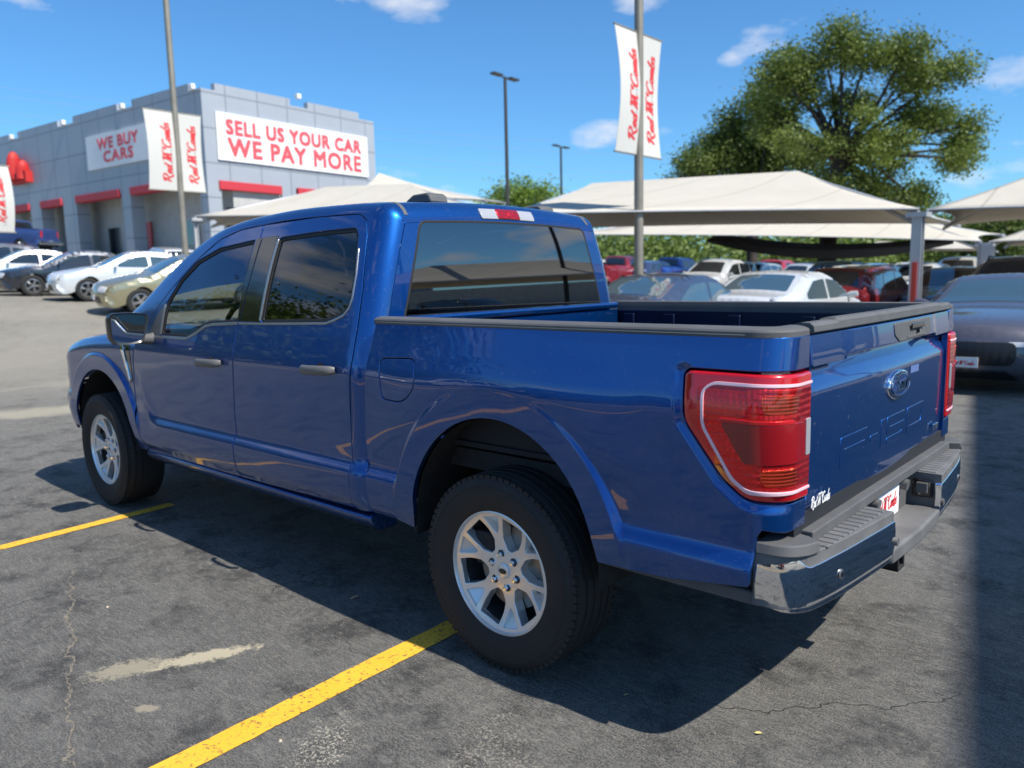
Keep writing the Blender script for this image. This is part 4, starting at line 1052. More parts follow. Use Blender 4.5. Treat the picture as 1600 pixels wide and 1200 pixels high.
# ================================================================== ground
def groundmat():
    m_,nt,b=newmat('worn_asphalt'); N,L=nt.nodes,nt.links
    tc=N.new('ShaderNodeTexCoord'); P=tc.outputs['Object']
    def mt(op,a,b_=None,c=None,cl=False):
        n=N.new('ShaderNodeMath'); n.operation=op; n.use_clamp=cl
        for i,v in enumerate((a,b_,c)):
            if v is None: continue
            if isinstance(v,(int,float)): n.inputs[i].default_value=v
            else: L.new(v,n.inputs[i])
        return n.outputs[0]
    def noise(sc,det=5,ro=.55,vec=None,dist=0.):
        n=N.new('ShaderNodeTexNoise'); n.inputs['Scale'].default_value=sc; n.inputs['Detail'].default_value=det; n.inputs['Roughness'].default_value=ro; n.inputs['Distortion'].default_value=dist; L.new(vec or P,n.inputs['Vector']); return n.outputs[0]
    def rng(v,a,b_,c=0.,d=1.):
        n=N.new('ShaderNodeMapRange'); n.inputs['From Min'].default_value=a; n.inputs['From Max'].default_value=b_; n.inputs['To Min'].default_value=c; n.inputs['To Max'].default_value=d; L.new(v,n.inputs[0]); return n.outputs[0]
    def mix(f,a,b_):
        n=N.new('ShaderNodeMix'); n.data_type='RGBA'
        if isinstance(f,(int,float)): n.inputs[0].default_value=f
        else: L.new(f,n.inputs[0])
        for i,v in ((6,a),(7,b_)):
            if isinstance(v,tuple): n.inputs[i].default_value=(*v,1)
            else: L.new(v,n.inputs[i])
        return n.outputs[2]
    sp=N.new('ShaderNodeSeparateXYZ'); L.new(P,sp.inputs[0]); X,Y=sp.outputs[0],sp.outputs[1]
    # stretched coordinates for the brushed sealer
    mp=N.new('ShaderNodeMapping'); mp.inputs['Scale'].default_value=(1,5.5,1); mp.inputs['Rotation'].default_value=(0,0,.5); L.new(P,mp.inputs[0])
    warp=N.new('ShaderNodeVectorMath'); warp.operation='ADD'
    wn=N.new('ShaderNodeTexNoise'); wn.inputs['Scale'].default_value=1.3; wn.inputs['Detail'].default_value=2; L.new(P,wn.inputs['Vector'])
    ws=N.new('ShaderNodeVectorMath'); ws.operation='SCALE'; ws.inputs['Scale'].default_value=.7; L.new(wn.outputs['Color'],ws.inputs[0]); L.new(mp.outputs[0],warp.inputs[0]); L.new(ws.outputs[0],warp.inputs[1])
    brush=noise(46,7,.7,warp.outputs[0])
    big=noise(.33,5,.6); mid=noise(1.7,6,.6); fine=noise(130,5,.7); grit=noise(380,2,.5)
    c=mix(rng(big,.35,.65),(.070,.071,.074),(.185,.181,.172))
    c=mix(rng(mid,.38,.66,0,.75),c,(.135,.134,.131))
    nr=mt('SQRT',mt('ADD',mt('POWER',mt('SUBTRACT',X,-.55),2),mt('POWER',mt('SUBTRACT',Y,1.55),2)))
    wear=mt('MULTIPLY',rng(brush,.50,.62),mt('MAXIMUM',rng(noise(.55,4,.6),.42,.62,.08,.8),rng(nr,2.2,.3,0,1.)))
    c=mix(wear,c,(.37,.345,.295))
    c=mix(rng(fine,.52,.64,0,.75),c,(.33,.31,.27))
    c=mix(rng(noise(5.5,8,.78),.47,.60,0,.55),c,(.25,.246,.232)); c=mix(rng(noise(15,7,.8,warp.outputs[0]),.50,.58,0,.65),c,(.31,.30,.27)); c=mix(rng(noise(3.1,7,.72),.50,.38,0,.75),c,(.045,.046,.050))
    lump=noise(26,6,.75); c=mix(mt('MULTIPLY',rng(lump,.56,.62),.5),c,(.36,.33,.27))
    spk=noise(210,2,.4); c=mix(rng(spk,.66,.72,0,.9),c,(.55,.50,.42))
    c=mix(rng(grit,.56,.68,0,.7),c,(.34,.32,.29))
    dark=rng(fine,.47,.34,0,.8); c=mix(dark,c,(.024,.024,.026))
    # paler, tan with distance
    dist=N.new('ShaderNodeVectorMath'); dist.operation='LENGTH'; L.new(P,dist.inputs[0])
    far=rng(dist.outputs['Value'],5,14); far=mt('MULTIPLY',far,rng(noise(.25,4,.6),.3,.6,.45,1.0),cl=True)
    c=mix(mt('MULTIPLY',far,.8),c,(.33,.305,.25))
    # bands of bare concrete at the old joints
    def band(ax,ay,nx,ny,hw,amp,colr,strength,scale=1.6):
        q=mt('ADD',mt('MULTIPLY',mt('SUBTRACT',X,ax),nx),mt('MULTIPLY',mt('SUBTRACT',Y,ay),ny))
        q=mt('ADD',q,mt('MULTIPLY',mt('SUBTRACT',noise(scale,6,.6),.5),amp))
        return mt('MULTIPLY',rng(mt('ABSOLUTE',q),hw*1.3,hw*.5),strength),colr
    for args in ((8.7,0.0,.85,-.2,.34,1.1,(.44,.40,.31),.85),(11.5,-.4,.9,-.25,.20,1.6,(.36,.33,.27),.6),(15.0,-2,.8,.3,.6,3.,(.34,.31,.26),.5,.6)):
        f,cc=band(*args); c=mix(f,c,cc)
    # sandy scar, crumbs of stone, hairline crack
    def scar(cx,cy,dx,dy,hl,hw,colr,amp,sc,edge=.35):
        l=math.hypot(dx,dy); dx/=l; dy/=l
        a=mt('ADD',mt('MULTIPLY',mt('SUBTRACT',X,cx),dx/hl),mt('MULTIPLY',mt('SUBTRACT',Y,cy),dy/hl))
        q=mt('ADD',mt('MULTIPLY',mt('SUBTRACT',X,cx),-dy/hw),mt('MULTIPLY',mt('SUBTRACT',Y,cy),dx/hw))
        r=mt('SQRT',mt('ADD',mt('MULTIPLY',a,a),mt('MULTIPLY',q,q))); r=mt('ADD',r,mt('MULTIPLY',mt('SUBTRACT',noise(sc,7,.72),.5),amp))
        return rng(r,1.0,1.0-edge),colr
    speck=rng(noise(80,5,.8),.54,.565)
    for args in ((1.02,1.68,-.20,-.46,.25,.056,(.66,.58,.42),2.6,22,.35),(1.16,1.92,-.2,-.5,.16,.08,(.46,.41,.31),3.2,45,.4),(.80,2.0,-.3,-.2,.05,.03,(.45,.40,.31),2.,50,.3)):
        f,cc=scar(*args); c=mix(f,c,cc)
    for args in ((.10,1.72,.5,-.6,.24,.12,(.74,.68,.55),2.4,12,.5),(-.40,1.45,.5,-.6,.42,.2,(.48,.44,.37),2.4,12,.6)):
        f,cc=scar(*args); c=mix(mt('MULTIPLY',f,speck),c,cc)
    q=mt('ADD',mt('ADD',mt('MULTIPLY',mt('SUBTRACT',X,1.25),.325),mt('MULTIPLY',mt('SUBTRACT',Y,2.1),.945)),mt('MULTIPLY',mt('SUBTRACT',noise(7,6,.65),.5),.16))
    ck=mt('MULTIPLY',rng(mt('ABSOLUTE',q),.006,.002),mt('MULTIPLY',rng(X,.3,.6),rng(X,2.9,2.2)))
    c=mix(mt('MULTIPLY',ck,.9),c,(.40,.35,.27))
    vor=N.new('ShaderNodeTexVoronoi'); vor.feature='DISTANCE_TO_EDGE'; vor.inputs['Scale'].default_value=.42
    w2=N.new('ShaderNodeVectorMath'); w2.operation='ADD'; s2=N.new('ShaderNodeVectorMath'); s2.operation='SCALE'; s2.inputs['Scale'].default_value=.5
    n3=N.new('ShaderNodeTexNoise'); n3.inputs['Scale'].default_value=3; n3.inputs['Detail'].default_value=5; L.new(P,n3.inputs['Vector']); L.new(n3.outputs['Color'],s2.inputs[0]); L.new(P,w2.inputs[0]); L.new(s2.outputs[0],w2.inputs[1]); L.new(w2.outputs[0],vor.inputs['Vector'])
    cr=mt('MULTIPLY',rng(vor.outputs['Distance'],.0022,.0008),rng(noise(.8,2),.5,.6)); c=mix(mt('MULTIPLY',cr,.7),c,(.018,.018,.018))
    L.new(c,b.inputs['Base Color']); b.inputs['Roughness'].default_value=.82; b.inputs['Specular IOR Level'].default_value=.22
    h=mt('ADD',mt('MULTIPLY',fine,1.),mt('ADD',mt('MULTIPLY',brush,.8),mt('MULTIPLY',grit,.35)))
    h=mt('SUBTRACT',h,mt('MULTIPLY',mt('ADD',cr,ck),.6))
    bp=N.new('ShaderNodeBump'); bp.inputs['Strength'].default_value=1; bp.inputs['Distance'].default_value=.013; L.new(h,bp.inputs['Height']); L.new(bp.outputs[0],b.inputs['Normal'])
    return m_
def sheet(n,ext,k=4.2):
    c=[]
    for i in range(n+1):
        t=-1+2*i/n; c.append(math.sinh(t*k)/math.sinh(k)*ext)
    return c
cx=sheet(170,900); vs=[]; 
for x in cx:
    for y in cx: vs.append((x+4,y-3,gz(x+4,y-3)))
n=len(cx); fs=[(i*n+j,(i+1)*n+j,(i+1)*n+j+1,i*n+j+1) for i in range(n-1) for j in range(n-1)]
me=bpy.data.meshes.new('ground'); me.from_pydata(vs,[],fs); me.polygons.foreach_set('use_smooth',[True]*len(me.polygons))
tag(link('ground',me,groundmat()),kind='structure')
# ---- painted bay lines
def linemat():
    m_,nt,b=newmat('yellow_road_paint'); N,L=nt.nodes,nt.links
    tc=N.new('ShaderNodeTexCoord'); n=N.new('ShaderNodeTexNoise'); n.inputs['Scale'].default_value=60; n.inputs['Detail'].default_value=8; n.inputs['Roughness'].default_value=.7; L.new(tc.outputs['Object'],n.inputs['Vector'])
    r=N.new('ShaderNodeMapRange'); r.inputs['From Min'].default_value=.545; r.inputs['From Max'].default_value=.63; L.new(n.outputs[0],r.inputs[0])
    n2=N.new('ShaderNodeTexNoise'); n2.inputs['Scale'].default_value=4; n2.inputs['Detail'].default_value=5; L.new(tc.outputs['Object'],n2.inputs['Vector'])
    m1=N.new('ShaderNodeMix'); m1.data_type='RGBA'; L.new(n2.outputs[0],m1.inputs[0]); m1.inputs[6].default_value=(.80,.39,.02,1); m1.inputs[7].default_value=(.90,.50,.05,1)
    m2=N.new('ShaderNodeMix'); m2.data_type='RGBA'; L.new(r.outputs[0],m2.inputs[0]); L.new(m1.outputs[2],m2.inputs[6]); m2.inputs[7].default_value=(.10,.08,.05,1); L.new(m2.outputs[2],b.inputs['Base Color'])
    b.inputs['Roughness'].default_value=.75
    bp=N.new('ShaderNodeBump'); bp.inputs['Strength'].default_value=.6; bp.inputs['Distance'].default_value=.004; L.new(n.outputs[0],bp.inputs['Height']); L.new(bp.outputs[0],b.inputs['Normal']); return m_
YL=linemat()
def bayline(p,q,w,name='bay_line',lab=None,z=.004):
    p=Vector(p);q=Vector(q); d=(q-p).normalized(); nn=Vector((-d.y,d.x)); vs=[];n=max(2,int((q-p).length/.05))
    rnd=random.Random(int(p.x*100))
    for i in range(n+1):
        c=p+(q-p)*(i/n); j=.0025
        for s in (1,-1):
            v=c+nn*s*(w/2+rnd.uniform(-j,j)); vs.append((v.x,v.y,gz(v.x,v.y)+z))
    me=bpy.data.meshes.new(name); me.from_pydata(vs,[],[(2*i,2*i+1,2*i+3,2*i+2) for i in range(n)])
    return tag(link(name,me,YL),lab,'road marking',kind='structure')
bayline((.37,2.25),(.60,-4.2),.118); bayline((3.26,1.79),(3.34,.72),.095); bayline((3.05,5.2),(3.27,1.79),.10)
bayline((-2.35,4.6),(-2.2,-4.),.10) if False else None
for y in (5.6,8.6,11.6,14.6,17.4): bayline((-6,y),(14,y+.4),.13)
# ================================================================== generic cars
def catmull(p,n=4):
    out=[];tags={}
    for i in range(len(p)-1):
        tags[i]=len(out)
        p0,p1,p2,p3=p[max(i-1,0)],p[i],p[i+1],p[min(i+2,len(p)-1)]
        for k in range(n):
            t=k/n; out.append(tuple(.5*((2*p1[a])+(-p0[a]+p2[a])*t+(2*p0[a]-5*p1[a]+4*p2[a]-p3[a])*t*t+(-p0[a]+3*p1[a]-3*p2[a]+p3[a])*t**3) for a in (0,1)))
    tags[len(p)-1]=len(out); out.append(p[-1]); return out,tags
SPEC={
'sedan':dict(L=4.7,W=1.84,H=1.45,wb=(1.42,-1.33),r=.335,belt=.96,sil=[(2.25,.20),(2.33,.38),(2.33,.58),(2.24,.72),(1.95,.82),(1.35,.94),(1.02,1.00),(.25,1.38),(-.25,1.45),(-.85,1.41),(-1.62,1.12),(-2.10,1.08),(-2.29,1.02),(-2.36,.75),(-2.34,.40),(-2.28,.22)],ws=(6,7),rw=(9,10),
  win=[[(.78,.99),(.25,1.29),(-.22,1.34),(-.25,.99)],[(-.33,.99),(-.30,1.34),(-.80,1.31),(-1.22,1.10),(-1.22,1.01)]]),
'suv':dict(L=4.7,W=1.86,H=1.68,wb=(1.42,-1.36),r=.36,belt=1.06,sil=[(2.22,.24),(2.31,.45),(2.32,.75),(2.22,.92),(1.9,1.00),(1.35,1.08),(1.08,1.13),(.38,1.58),(-.15,1.68),(-1.55,1.62),(-1.95,1.55),(-2.22,1.15),(-2.34,1.0),(-2.34,.62),(-2.30,.42),(-2.22,.26)],ws=(6,7),rw=(10,11),
  win=[[(.88,1.10),(.32,1.48),(-.20,1.56),(-.23,1.10)],[(-.31,1.10),(-.28,1.56),(-1.08,1.55),(-1.18,1.10)],[(-1.26,1.11),(-1.17,1.54),(-1.62,1.50),(-1.92,1.16)]]),
'coupe':dict(L=4.79,W=1.92,H=1.38,wb=(1.50,-1.22),r=.35,belt=.95,sil=[(2.22,.16),(2.36,.30),(2.38,.55),(2.30,.74),(2.05,.86),(1.4,.95),(.72,1.00),(.0,1.32),(-.45,1.38),(-.95,1.31),(-1.72,1.08),(-2.08,1.06),(-2.27,1.03),(-2.36,.75),(-2.34,.40),(-2.28,.22)],ws=(6,7),rw=(8,10),
  win=[[(.48,.97),(.0,1.22),(-.38,1.28),(-.72,1.23),(-.86,.99)]]),
'pickup':dict(L=5.85,W=2.0,H=1.93,wb=(1.95,-1.72),r=.40,belt=1.28,sil=[(2.78,.35),(2.86,.60),(2.86,.95),(2.78,1.10),(2.4,1.18),(1.6,1.25),(1.40,1.28),(.70,1.80),(.25,1.91),(-.75,1.90),(-.95,1.84),(-1.05,1.45),(-1.12,1.38),(-2.70,1.38),(-2.88,1.34),(-2.90,.95),(-2.90,.70),(-2.86,.50)],ws=(6,7),rw=(10,11),
  win=[[(1.22,1.31),(.68,1.68),(.15,1.76),(.12,1.31)],[(.04,1.31),(.07,1.76),(-.72,1.75),(-.80,1.38),(-.72,1.31)]]),
}
M['glass_dark']=mat('dark_car_glass',(.012,.016,.020),.03,coat=1,spec=.8)
M['glass_teal']=mat('car_windscreen_glass',(.045,.085,.11),.03,coat=1,spec=.8)
M['chead']=mat('car_headlamp',(.55,.57,.60),.08,coat=1)
M['ctail']=mat('car_tail_lamp',(.42,.01,.012),.15,coat=1)
M['cblack']=mat('car_black_trim',(.014,.014,.015),.35)
M['crim']=mat('car_rim',(.50,.50,.51),.28,metal=.9)
M['ctyre']=mat('car_tyre',(.018,.018,.018),.8)
_wheel={}
def carwheel(r):
    if r in _wheel: return _wheel[r]
    t=MB(); t.lathe([(r*.62,.085),(r*.72,.105),(r*.90,.110),(r*.98,.095),(r,.07),(r,-.10),(r*.9,-.11),(r*.6,-.09)],32)
    me1=bpy.data.meshes.new('car_wheel'); me1.from_pydata(t.v,[],t.f); me1.materials.append(M['ctyre']); me1.polygons.foreach_set('use_smooth',[True]*len(me1.polygons)); me1.set_sharp_from_angle(angle=D2R(40))
    t=MB(); R=r*.64
    t.lathe([(R,.088),(R*.93,.092),(R*.90,.07),(R*.88,-.05)],32)
    for k in range(5):
        a=k*2*math.pi/5+.3
        for da in (-.13,.13):
            p=(R*.12*math.cos(a),.075,R*.12*math.sin(a)); q=(R*.92*math.cos(a+da),.088,R*.92*math.sin(a+da)); t.tube([p,q],[R*.12,R*.075],6,sq=(.5,1) if False else None)
    t.lathe([(0,.098),(R*.18,.095),(R*.2,.08)],16); t.lathe([(0,.02),(R*.9,.02)],24,mi=1)
    me2=bpy.data.meshes.new('rim'); me2.from_pydata(t.v,[],t.f); me2.materials.append(M['crim']); me2.materials.append(M['cblack']); me2.polygons.foreach_set('material_index',t.mi)
    bm=bmesh.new(); bm.from_mesh(me2); bmesh.ops.recalc_face_normals(bm,faces=bm.faces); bm.to_mesh(me2); bm.free()
    _wheel[r]=(me1,me2); return _wheel[r]
def carshape(kind,g):
    S=SPEC[kind]; W2=S['W']/2; L2=S['L']/2; sil,tg_=catmull(S['sil'],3)
    xf=max(p[0] for p in sil); xr=min(p[0] for p in sil)
    prof=pchip([(.15,.90),(.30,.955),(.50,.99),(.70,1.0),(S['belt']-.08,.985),(S['belt'],.965),(3,.965)])
    tum=.34 if kind!='suv' else .26
    def plan(x): 
        q=abs(x-(xf+xr)/2)/((xf-xr)/2); return 1-.16*q**5
    def yraw(x,z):
        e=min(seg_d((x,z),sil[i],sil[i+1]) for i in range(2,len(sil)-3)); r=.13
        y=W2*plan(x)*prof(z)-max(0,z-S['belt'])*tum
        if e<r: y-=r-math.sqrt(max(0,r*r-(r-e)**2))
        return y
    def warp(x,y,z):
        k=(y/W2)**2
        if x>L2*.45: x-=.30*k*sstep(L2*.45,L2*.98,x)
        elif x<-L2*.45: x+=.16*k*sstep(L2*.45,L2*.98,-x)
        return (x,y,z)
    def PS(x,z): return warp(x,yraw(x,z),z)
    SL=[0]
    for i in range(1,len(sil)): SL.append(SL[-1]+math.dist(sil[i],sil[i-1]))
    def silp(s):
        s=clamp(s,0,SL[-1]-1e-6); i=0
        while s>SL[i+1]: i+=1
        t=(s-SL[i])/(SL[i+1]-SL[i]); return lerp(sil[i][0],sil[i+1][0],t),lerp(sil[i][1],sil[i+1][1],t)
    def PT(s,w):
        x,z=silp(s); a=silp(s-.06); b=silp(s+.06); tx,tz=b[0]-a[0],b[1]-a[1]; l=math.hypot(tx,tz) or 1; nx,nz=tz/l,-tx/l
        nx,nz=-nx,-nz
        if nz<0 and abs(tx)>abs(tz): nx,nz=-nx,-nz
        Y=yraw(x,z); t=w/W2; c=.035*(1-min(1,t*t))
        if abs(nz)<.5: c=0
        return warp(x,t*Y,z+c)
    bottom=[]
    zb=.20 if kind!='pickup' else .38
    for cx_ in S['wb'][::-1]:
        R=S['r']+.055
        for a in range(180,-1,-20):
            w=D2R(a); bottom.append((cx_+R*math.cos(w),max(zb+.0,S['r']+R*math.sin(w))))
    side=sil[::-1][0:0]
    # silhouette runs front -> rear; bottom runs rear -> front
    poly=sil+[(sil[-1][0]+.1,zb)]+bottom+[(sil[0][0]-.1,zb)]
    parts=[]
    def add(name,m_,lst,both=False):
        parts.append((name,m_,lst,both))
    def sh(poly_,P,off=0.,grid=g,edge=g*.7,fl=True,c=(0,0,.7)):
        d=[]; panel('x',poly_,P,None,None,grid=grid,edge=edge,off=off,rr=.006,fl=.02 if off==0 else .012,flange=fl,centre=c,data=d); return d[0]
    def tomesh(name,lst,mi=None):
        """lst of (data,mirror)"""
        V=[];Nn=[];F_=[]
        for (v,nn,f),mir in lst:
            b=len(V); s=-1 if mir else 1
            V+=[(p[0],p[1]*s,p[2]) for p in v]; Nn+=[(q[0],q[1]*s,q[2]) for q in nn]; F_+=[tuple(i+b for i in (t if s>0 else t[::-1])) for t in f]
        me=bpy.data.meshes.new(name); me.from_pydata(V,[],F_); me.polygons.foreach_set('use_smooth',[True]*len(me.polygons)); me.normals_split_custom_set_from_vertices(Nn); return me
    res={}
    sd=sh(poly,PS,fl=False)
    smax=SL[-1]
    tp=sh([(.0,-W2),(smax,-W2),(smax,W2),(0,W2)],PT,fl=False,grid=g*1.3,edge=g)
    res['body']=tomesh('body',[(sd,False),(sd,True),(tp,False)])
    def srange(a,b,ka=0.,kb=0.): return lerp(SL[tg_[a]],SL[tg_[b]],ka),lerp(SL[tg_[a]],SL[tg_[b]],1-kb)
    a,b=srange(*S['ws'],.06,.06)
    res['windshield']=tomesh('windshield',[(sh(rounded([(a,-W2*.93),(b,-W2*.86),(b,W2*.86),(a,W2*.93)],.06),PT,off=.006,fl=True,grid=g*1.5,edge=g),False)])
    a,b=srange(*S['rw'],.08,.08)
    res['rear_window']=tomesh('rear_window',[(sh(rounded([(a,-W2*.84),(b,-W2*.90),(b,W2*.90),(a,W2*.84)],.06),PT,off=.006,grid=g*1.5,edge=g),False)])
    wins=[]
    for w in S['win']: wins.append(sh(rounded(w,.05),PS,off=.006,grid=g*1.5,edge=g))
    res['side_window']=[(tomesh('side_window',[(w,False)]),tomesh('side_window',[(w,True)])) for w in wins]
    # things on the nose and tail, found by height
    def s_at(z,front=True):
        rg=range(len(sil)-1) if front else range(len(sil)-1,0,-1)
        mid=0
        if front:
            for i in rg:
                if sil[i][1]<=z<=sil[i+1][1]: return lerp(SL[i],SL[i+1],(z-sil[i][1])/max(1e-6,sil[i+1][1]-sil[i][1]))
        else:
            for i in rg:
                if sil[i][1]<=z<=sil[i-1][1]: return lerp(SL[i],SL[i-1],(z-sil[i][1])/max(1e-6,sil[i-1][1]-sil[i][1]))
        return 0
    k=S['belt']/.96
    def nose(z0,z1,w0,w1,front=True,off=.008,r=.03,taper=0.):
        a=s_at(z0,front); b=s_at(z1,front); a,b=min(a,b),max(a,b)
        p=[(a,w0),(b,w0+(taper)),(b,w1),(a,w1)]
        return sh(rounded(p,r),PT,off=off,grid=g,edge=g*.6)
    z_=lambda q:q*k
    if kind=='coupe':
        res['grille']=tomesh('grille',[(nose(.37,.64,-.74,.74,r=.12,off=.012),False)]); res['lower_intake']=tomesh('lower_intake',[(nose(.15,.31,-.66,.66,r=.04),False)])
        hl=nose(.585,.645,.60,.93,r=.02); 
    elif kind=='pickup':
        res['grille']=tomesh('grille',[(nose(.72,1.03,-.62,.62,r=.05),False)]); hl=nose(.80,1.03,.66,.96,r=.05)
    else:
        res['grille']=tomesh('grille',[(nose(z_(.28),z_(.46),-.58,.58,r=.06),False)]); hl=nose(z_(.56),z_(.70),.42,.88,r=.05,taper=.10)
    res['headlamp']=[(tomesh('headlamp',[(hl,False)]),tomesh('headlamp',[(hl,True)]))]
    tl_=nose(z_(.78),z_(.94),.48,.90,front=False,r=.04) if kind in('sedan','suv','coupe') else nose(.92,1.28,.80,.97,front=False,r=.03)
    res['tail_lamp']=[(tomesh('tail_lamp',[(tl_,False)]),tomesh('tail_lamp',[(tl_,True)]))]
    res['S']=S; res['PT']=PT; res['PS']=PS; res['s_at']=s_at; res['W2']=W2
    return res
_shape={}
def car(kind,x,y,rz,colr,label,cat='car',group='cars parked in the dealer lot',g=.13,win='glass_dark',ws=None,metal=.3,plate=True,roofc=None,z=None,sc=1.,rough=.35,name=None,rack=False,text=False):
    key=(kind,g)
    if key not in _shape: _shape[key]=carshape(kind,g)
    R=_shape[key]; S=R['S']; W2=R['W2']
    nm=name or {'sedan':'parked_sedan','suv':'parked_suv','coupe':'parked_coupe','pickup':'parked_pickup'}[kind]
    h=gz(x,y) if z is None else z
    o=empty(nm,(x,y,h),rz,label,cat,group)
    # tilt with the slope of the lot
    e=.8; gx=(gz(x+e,y)-gz(x-e,y))/(2*e); gy=(gz(x,y+e)-gz(x,y-e))/(2*e)
    n=Vector((-gx,-gy,1)).normalized(); q=Vector((0,0,1)).rotation_difference(n); o.rotation_mode='QUATERNION'; o.rotation_quaternion=q@Matrix.Rotation(rz,3,'Z').to_quaternion(); o.scale=(sc,)*3
    pm=paint('paint_'+label[:18].replace(' ','_'),colr,metal=metal,rough=rough)
    def put(me,name,m_,par=o,copy=False):
        me=me.copy() if (copy or len(me.materials)) and m_ is not None else me
        if m_ is not None: me.materials.clear(); me.materials.append(m_)
        ob=bpy.data.objects.new(name,me); col.objects.link(ob); ob.parent=par; return ob
    body=put(R['body'],'body',pm,copy=True)
    put(R['windshield'],'windshield',M[ws or win]); put(R['rear_window'],'rear_window',M[win])
    for nme,key2,mt_ in (('side_window','side_window',M[win]),('headlamp','headlamp',M['chead']),('tail_lamp','tail_lamp',M['ctail'])):
        for a,b in R[key2]: put(a,nme,mt_); put(b,nme,mt_)
    for k in ('grille','lower_intake'):
        if k in R: put(R[k],k,M['cblack'])
    me1,me2=carwheel(S['r'])
    for cx_ in S['wb']:
        for s in (1,-1):
            w=bpy.data.objects.new('wheel',me1); col.objects.link(w); w.parent=o; w.location=(cx_,s*(W2-.115),S['r']); w.rotation_euler=(0,random.uniform(0,1),0 if s>0 else math.pi)
            rm=bpy.data.objects.new('rim',me2); col.objects.link(rm); rm.parent=w
    mb=MB(); mb.box((0,0,.42 if kind!='pickup' else .6),(S['L']/2-.35,W2-.24,.20)); mb.build('underbody',M['cblack'],o,0)
    zc=S['belt']
    for s in (1,-1):
        mb=MB(); xm=S['win'][0][0][0]-.12; mb.tube([(xm,s*(W2-.12),zc+.02),(xm+.02,s*(W2+.02),zc+.06),(xm+.02,s*(W2+.13),zc+.08)],[.03,.065,.05],10,sq=(1,.7)); mb.build('door_mirror',pm if kind!='pickup' else M['cblack'],o,60)
        for i,w in enumerate(S['win'][:2] if kind!='coupe' else S['win']):
            xd=w[-1][0]+.14 if i==0 or kind=='coupe' else w[-1][0]+.02; zz=zc-.10; yy=R['PS'](xd,zz)[1]
            mb=MB(); mb.tube([(xd-.08,s*yy,zz),(xd-.06,s*(yy+.03),zz),(xd+.06,s*(yy+.03),zz),(xd+.08,s*yy,zz)],.012,6); mb.build('door_handle',pm,o,50)
        # shut lines as thin dark grooves
    for front in (True,False):
        zz={'sedan':.42,'suv':.50,'coupe':.40,'pickup':.66}[kind]; s_=R['s_at'](zz,front); p=R['PT'](s_,0); d=1 if front else -1
        mb=MB(); mb.box((p[0]+d*.016,0,zz),(.006,.155,.06)); pl=mb.build('licence_plate',M['white'],o,0)
        mb=MB(); f=(lambda u,v,w:(p[0]+.024+w,-.125+u,zz-.03+v*1.2)) if front else (lambda u,v,w:(p[0]-.024-w,.125-u,zz-.03+v*1.2))
        if text or not front: script_mesh(mb,'Red McCombs',f,.25,.001,.10,.2); mb.build('plate_lettering',M['redtxt'],pl,0)
    if rack:
        for s in (1,-1):
            mb=MB(); zt=S['H']; mb.tube([(.2,s*.60,zt-.05),(.1,s*.60,zt+.03),(-1.4,s*.60,zt+.01),(-1.5,s*.60,zt-.07)],.02,8); mb.build('roof_rail',M['cblack'],o,50)
    if kind=='pickup':
        mb=MB(); mb.box((-1.96,0,1.385),(.72,.78,.02)); mb.build('bed_interior_panel',M['cblack'],o,0)  # black panel over the closed bed, standing in for its dark interior
        mb=MB(); mb.box((-2.92,0,.62),(.06,.88,.09)); mb.build('rear_bumper',M['chrome'],o,0,bev=.02)
    return o
def carp(kind,px,py,D,rz,colr,label,**k):
    p=at(px,py,D); return car(kind,p.x,p.y,rz,colr,label,**k)
# ================================================================== dealership building
def wallmat(name,c,dx,dz,lw=.04,dark=.6):
    """metal composite panels: thin joint lines on a grid in the wall's own coordinates"""
    m_,nt,b=newmat(name); N,L=nt.nodes,nt.links
    tc=N.new('ShaderNodeTexCoord'); s=N.new('ShaderNodeSeparateXYZ'); L.new(tc.outputs['Object'],s.inputs[0])
    def mt(op,a,b_=None):
        n=N.new('ShaderNodeMath'); n.operation=op
        for i,v in enumerate((a,b_)):
            if v is None: continue
            if isinstance(v,(int,float)): n.inputs[i].default_value=v
            else: L.new(v,n.inputs[i])
        return n.outputs[0]
    def ln(v,d): return mt('LESS_THAN',mt('ABSOLUTE',mt('SUBTRACT',mt('FRACT',mt('ADD',mt('DIVIDE',v,d),.21)),.5)),lw/d)
    g=mt('MAXIMUM',mt('MAXIMUM',ln(s.outputs[0],dx),ln(s.outputs[1],dx)),ln(s.outputs[2],dz))
    n=N.new('ShaderNodeTexNoise'); n.inputs['Scale'].default_value=.5; n.inputs['Detail'].default_value=5; L.new(tc.outputs['Object'],n.inputs['Vector'])
    m1=N.new('ShaderNodeMix'); m1.data_type='RGBA'; L.new(n.outputs[0],m1.inputs[0]); m1.inputs[6].default_value=(*[k*.88 for k in c],1); m1.inputs[7].default_value=(*[k*1.1 for k in c],1)
    m2=N.new('ShaderNodeMix'); m2.data_type='RGBA'; L.new(g,m2.inputs[0]); L.new(m1.outputs[2],m2.inputs[6]); m2.inputs[7].default_value=(*[k*dark for k in c],1); L.new(m2.outputs[2],b.inputs['Base Color']); b.inputs['Roughness'].default_value=.45; return m_
M['wall']=wallmat('grey_metal_panels',(.335,.365,.41),2.2,1.95)
M['porchwall']=mat('beige_stucco',(.46,.46,.44),.8,noise=.08,nscale=2)
M['awning']=mat('red_awning',(.52,.035,.05),.6)
M['signwhite']=mat('sign_face_white',(.82,.81,.80),.5,noise=.03,nscale=2)
M['signred']=mat('sign_letter_red',(.72,.09,.11),.5)
M['redform']=mat('red_plastic_form',(.50,.02,.018),.6)
BA=Vector((.99512,.09866,0)); BBv=Vector((.09866,-.99512,0)); BO=Vector((41.80,-19.86,0)); FLR=3.15
brz=math.atan2(BA.y,BA.x)
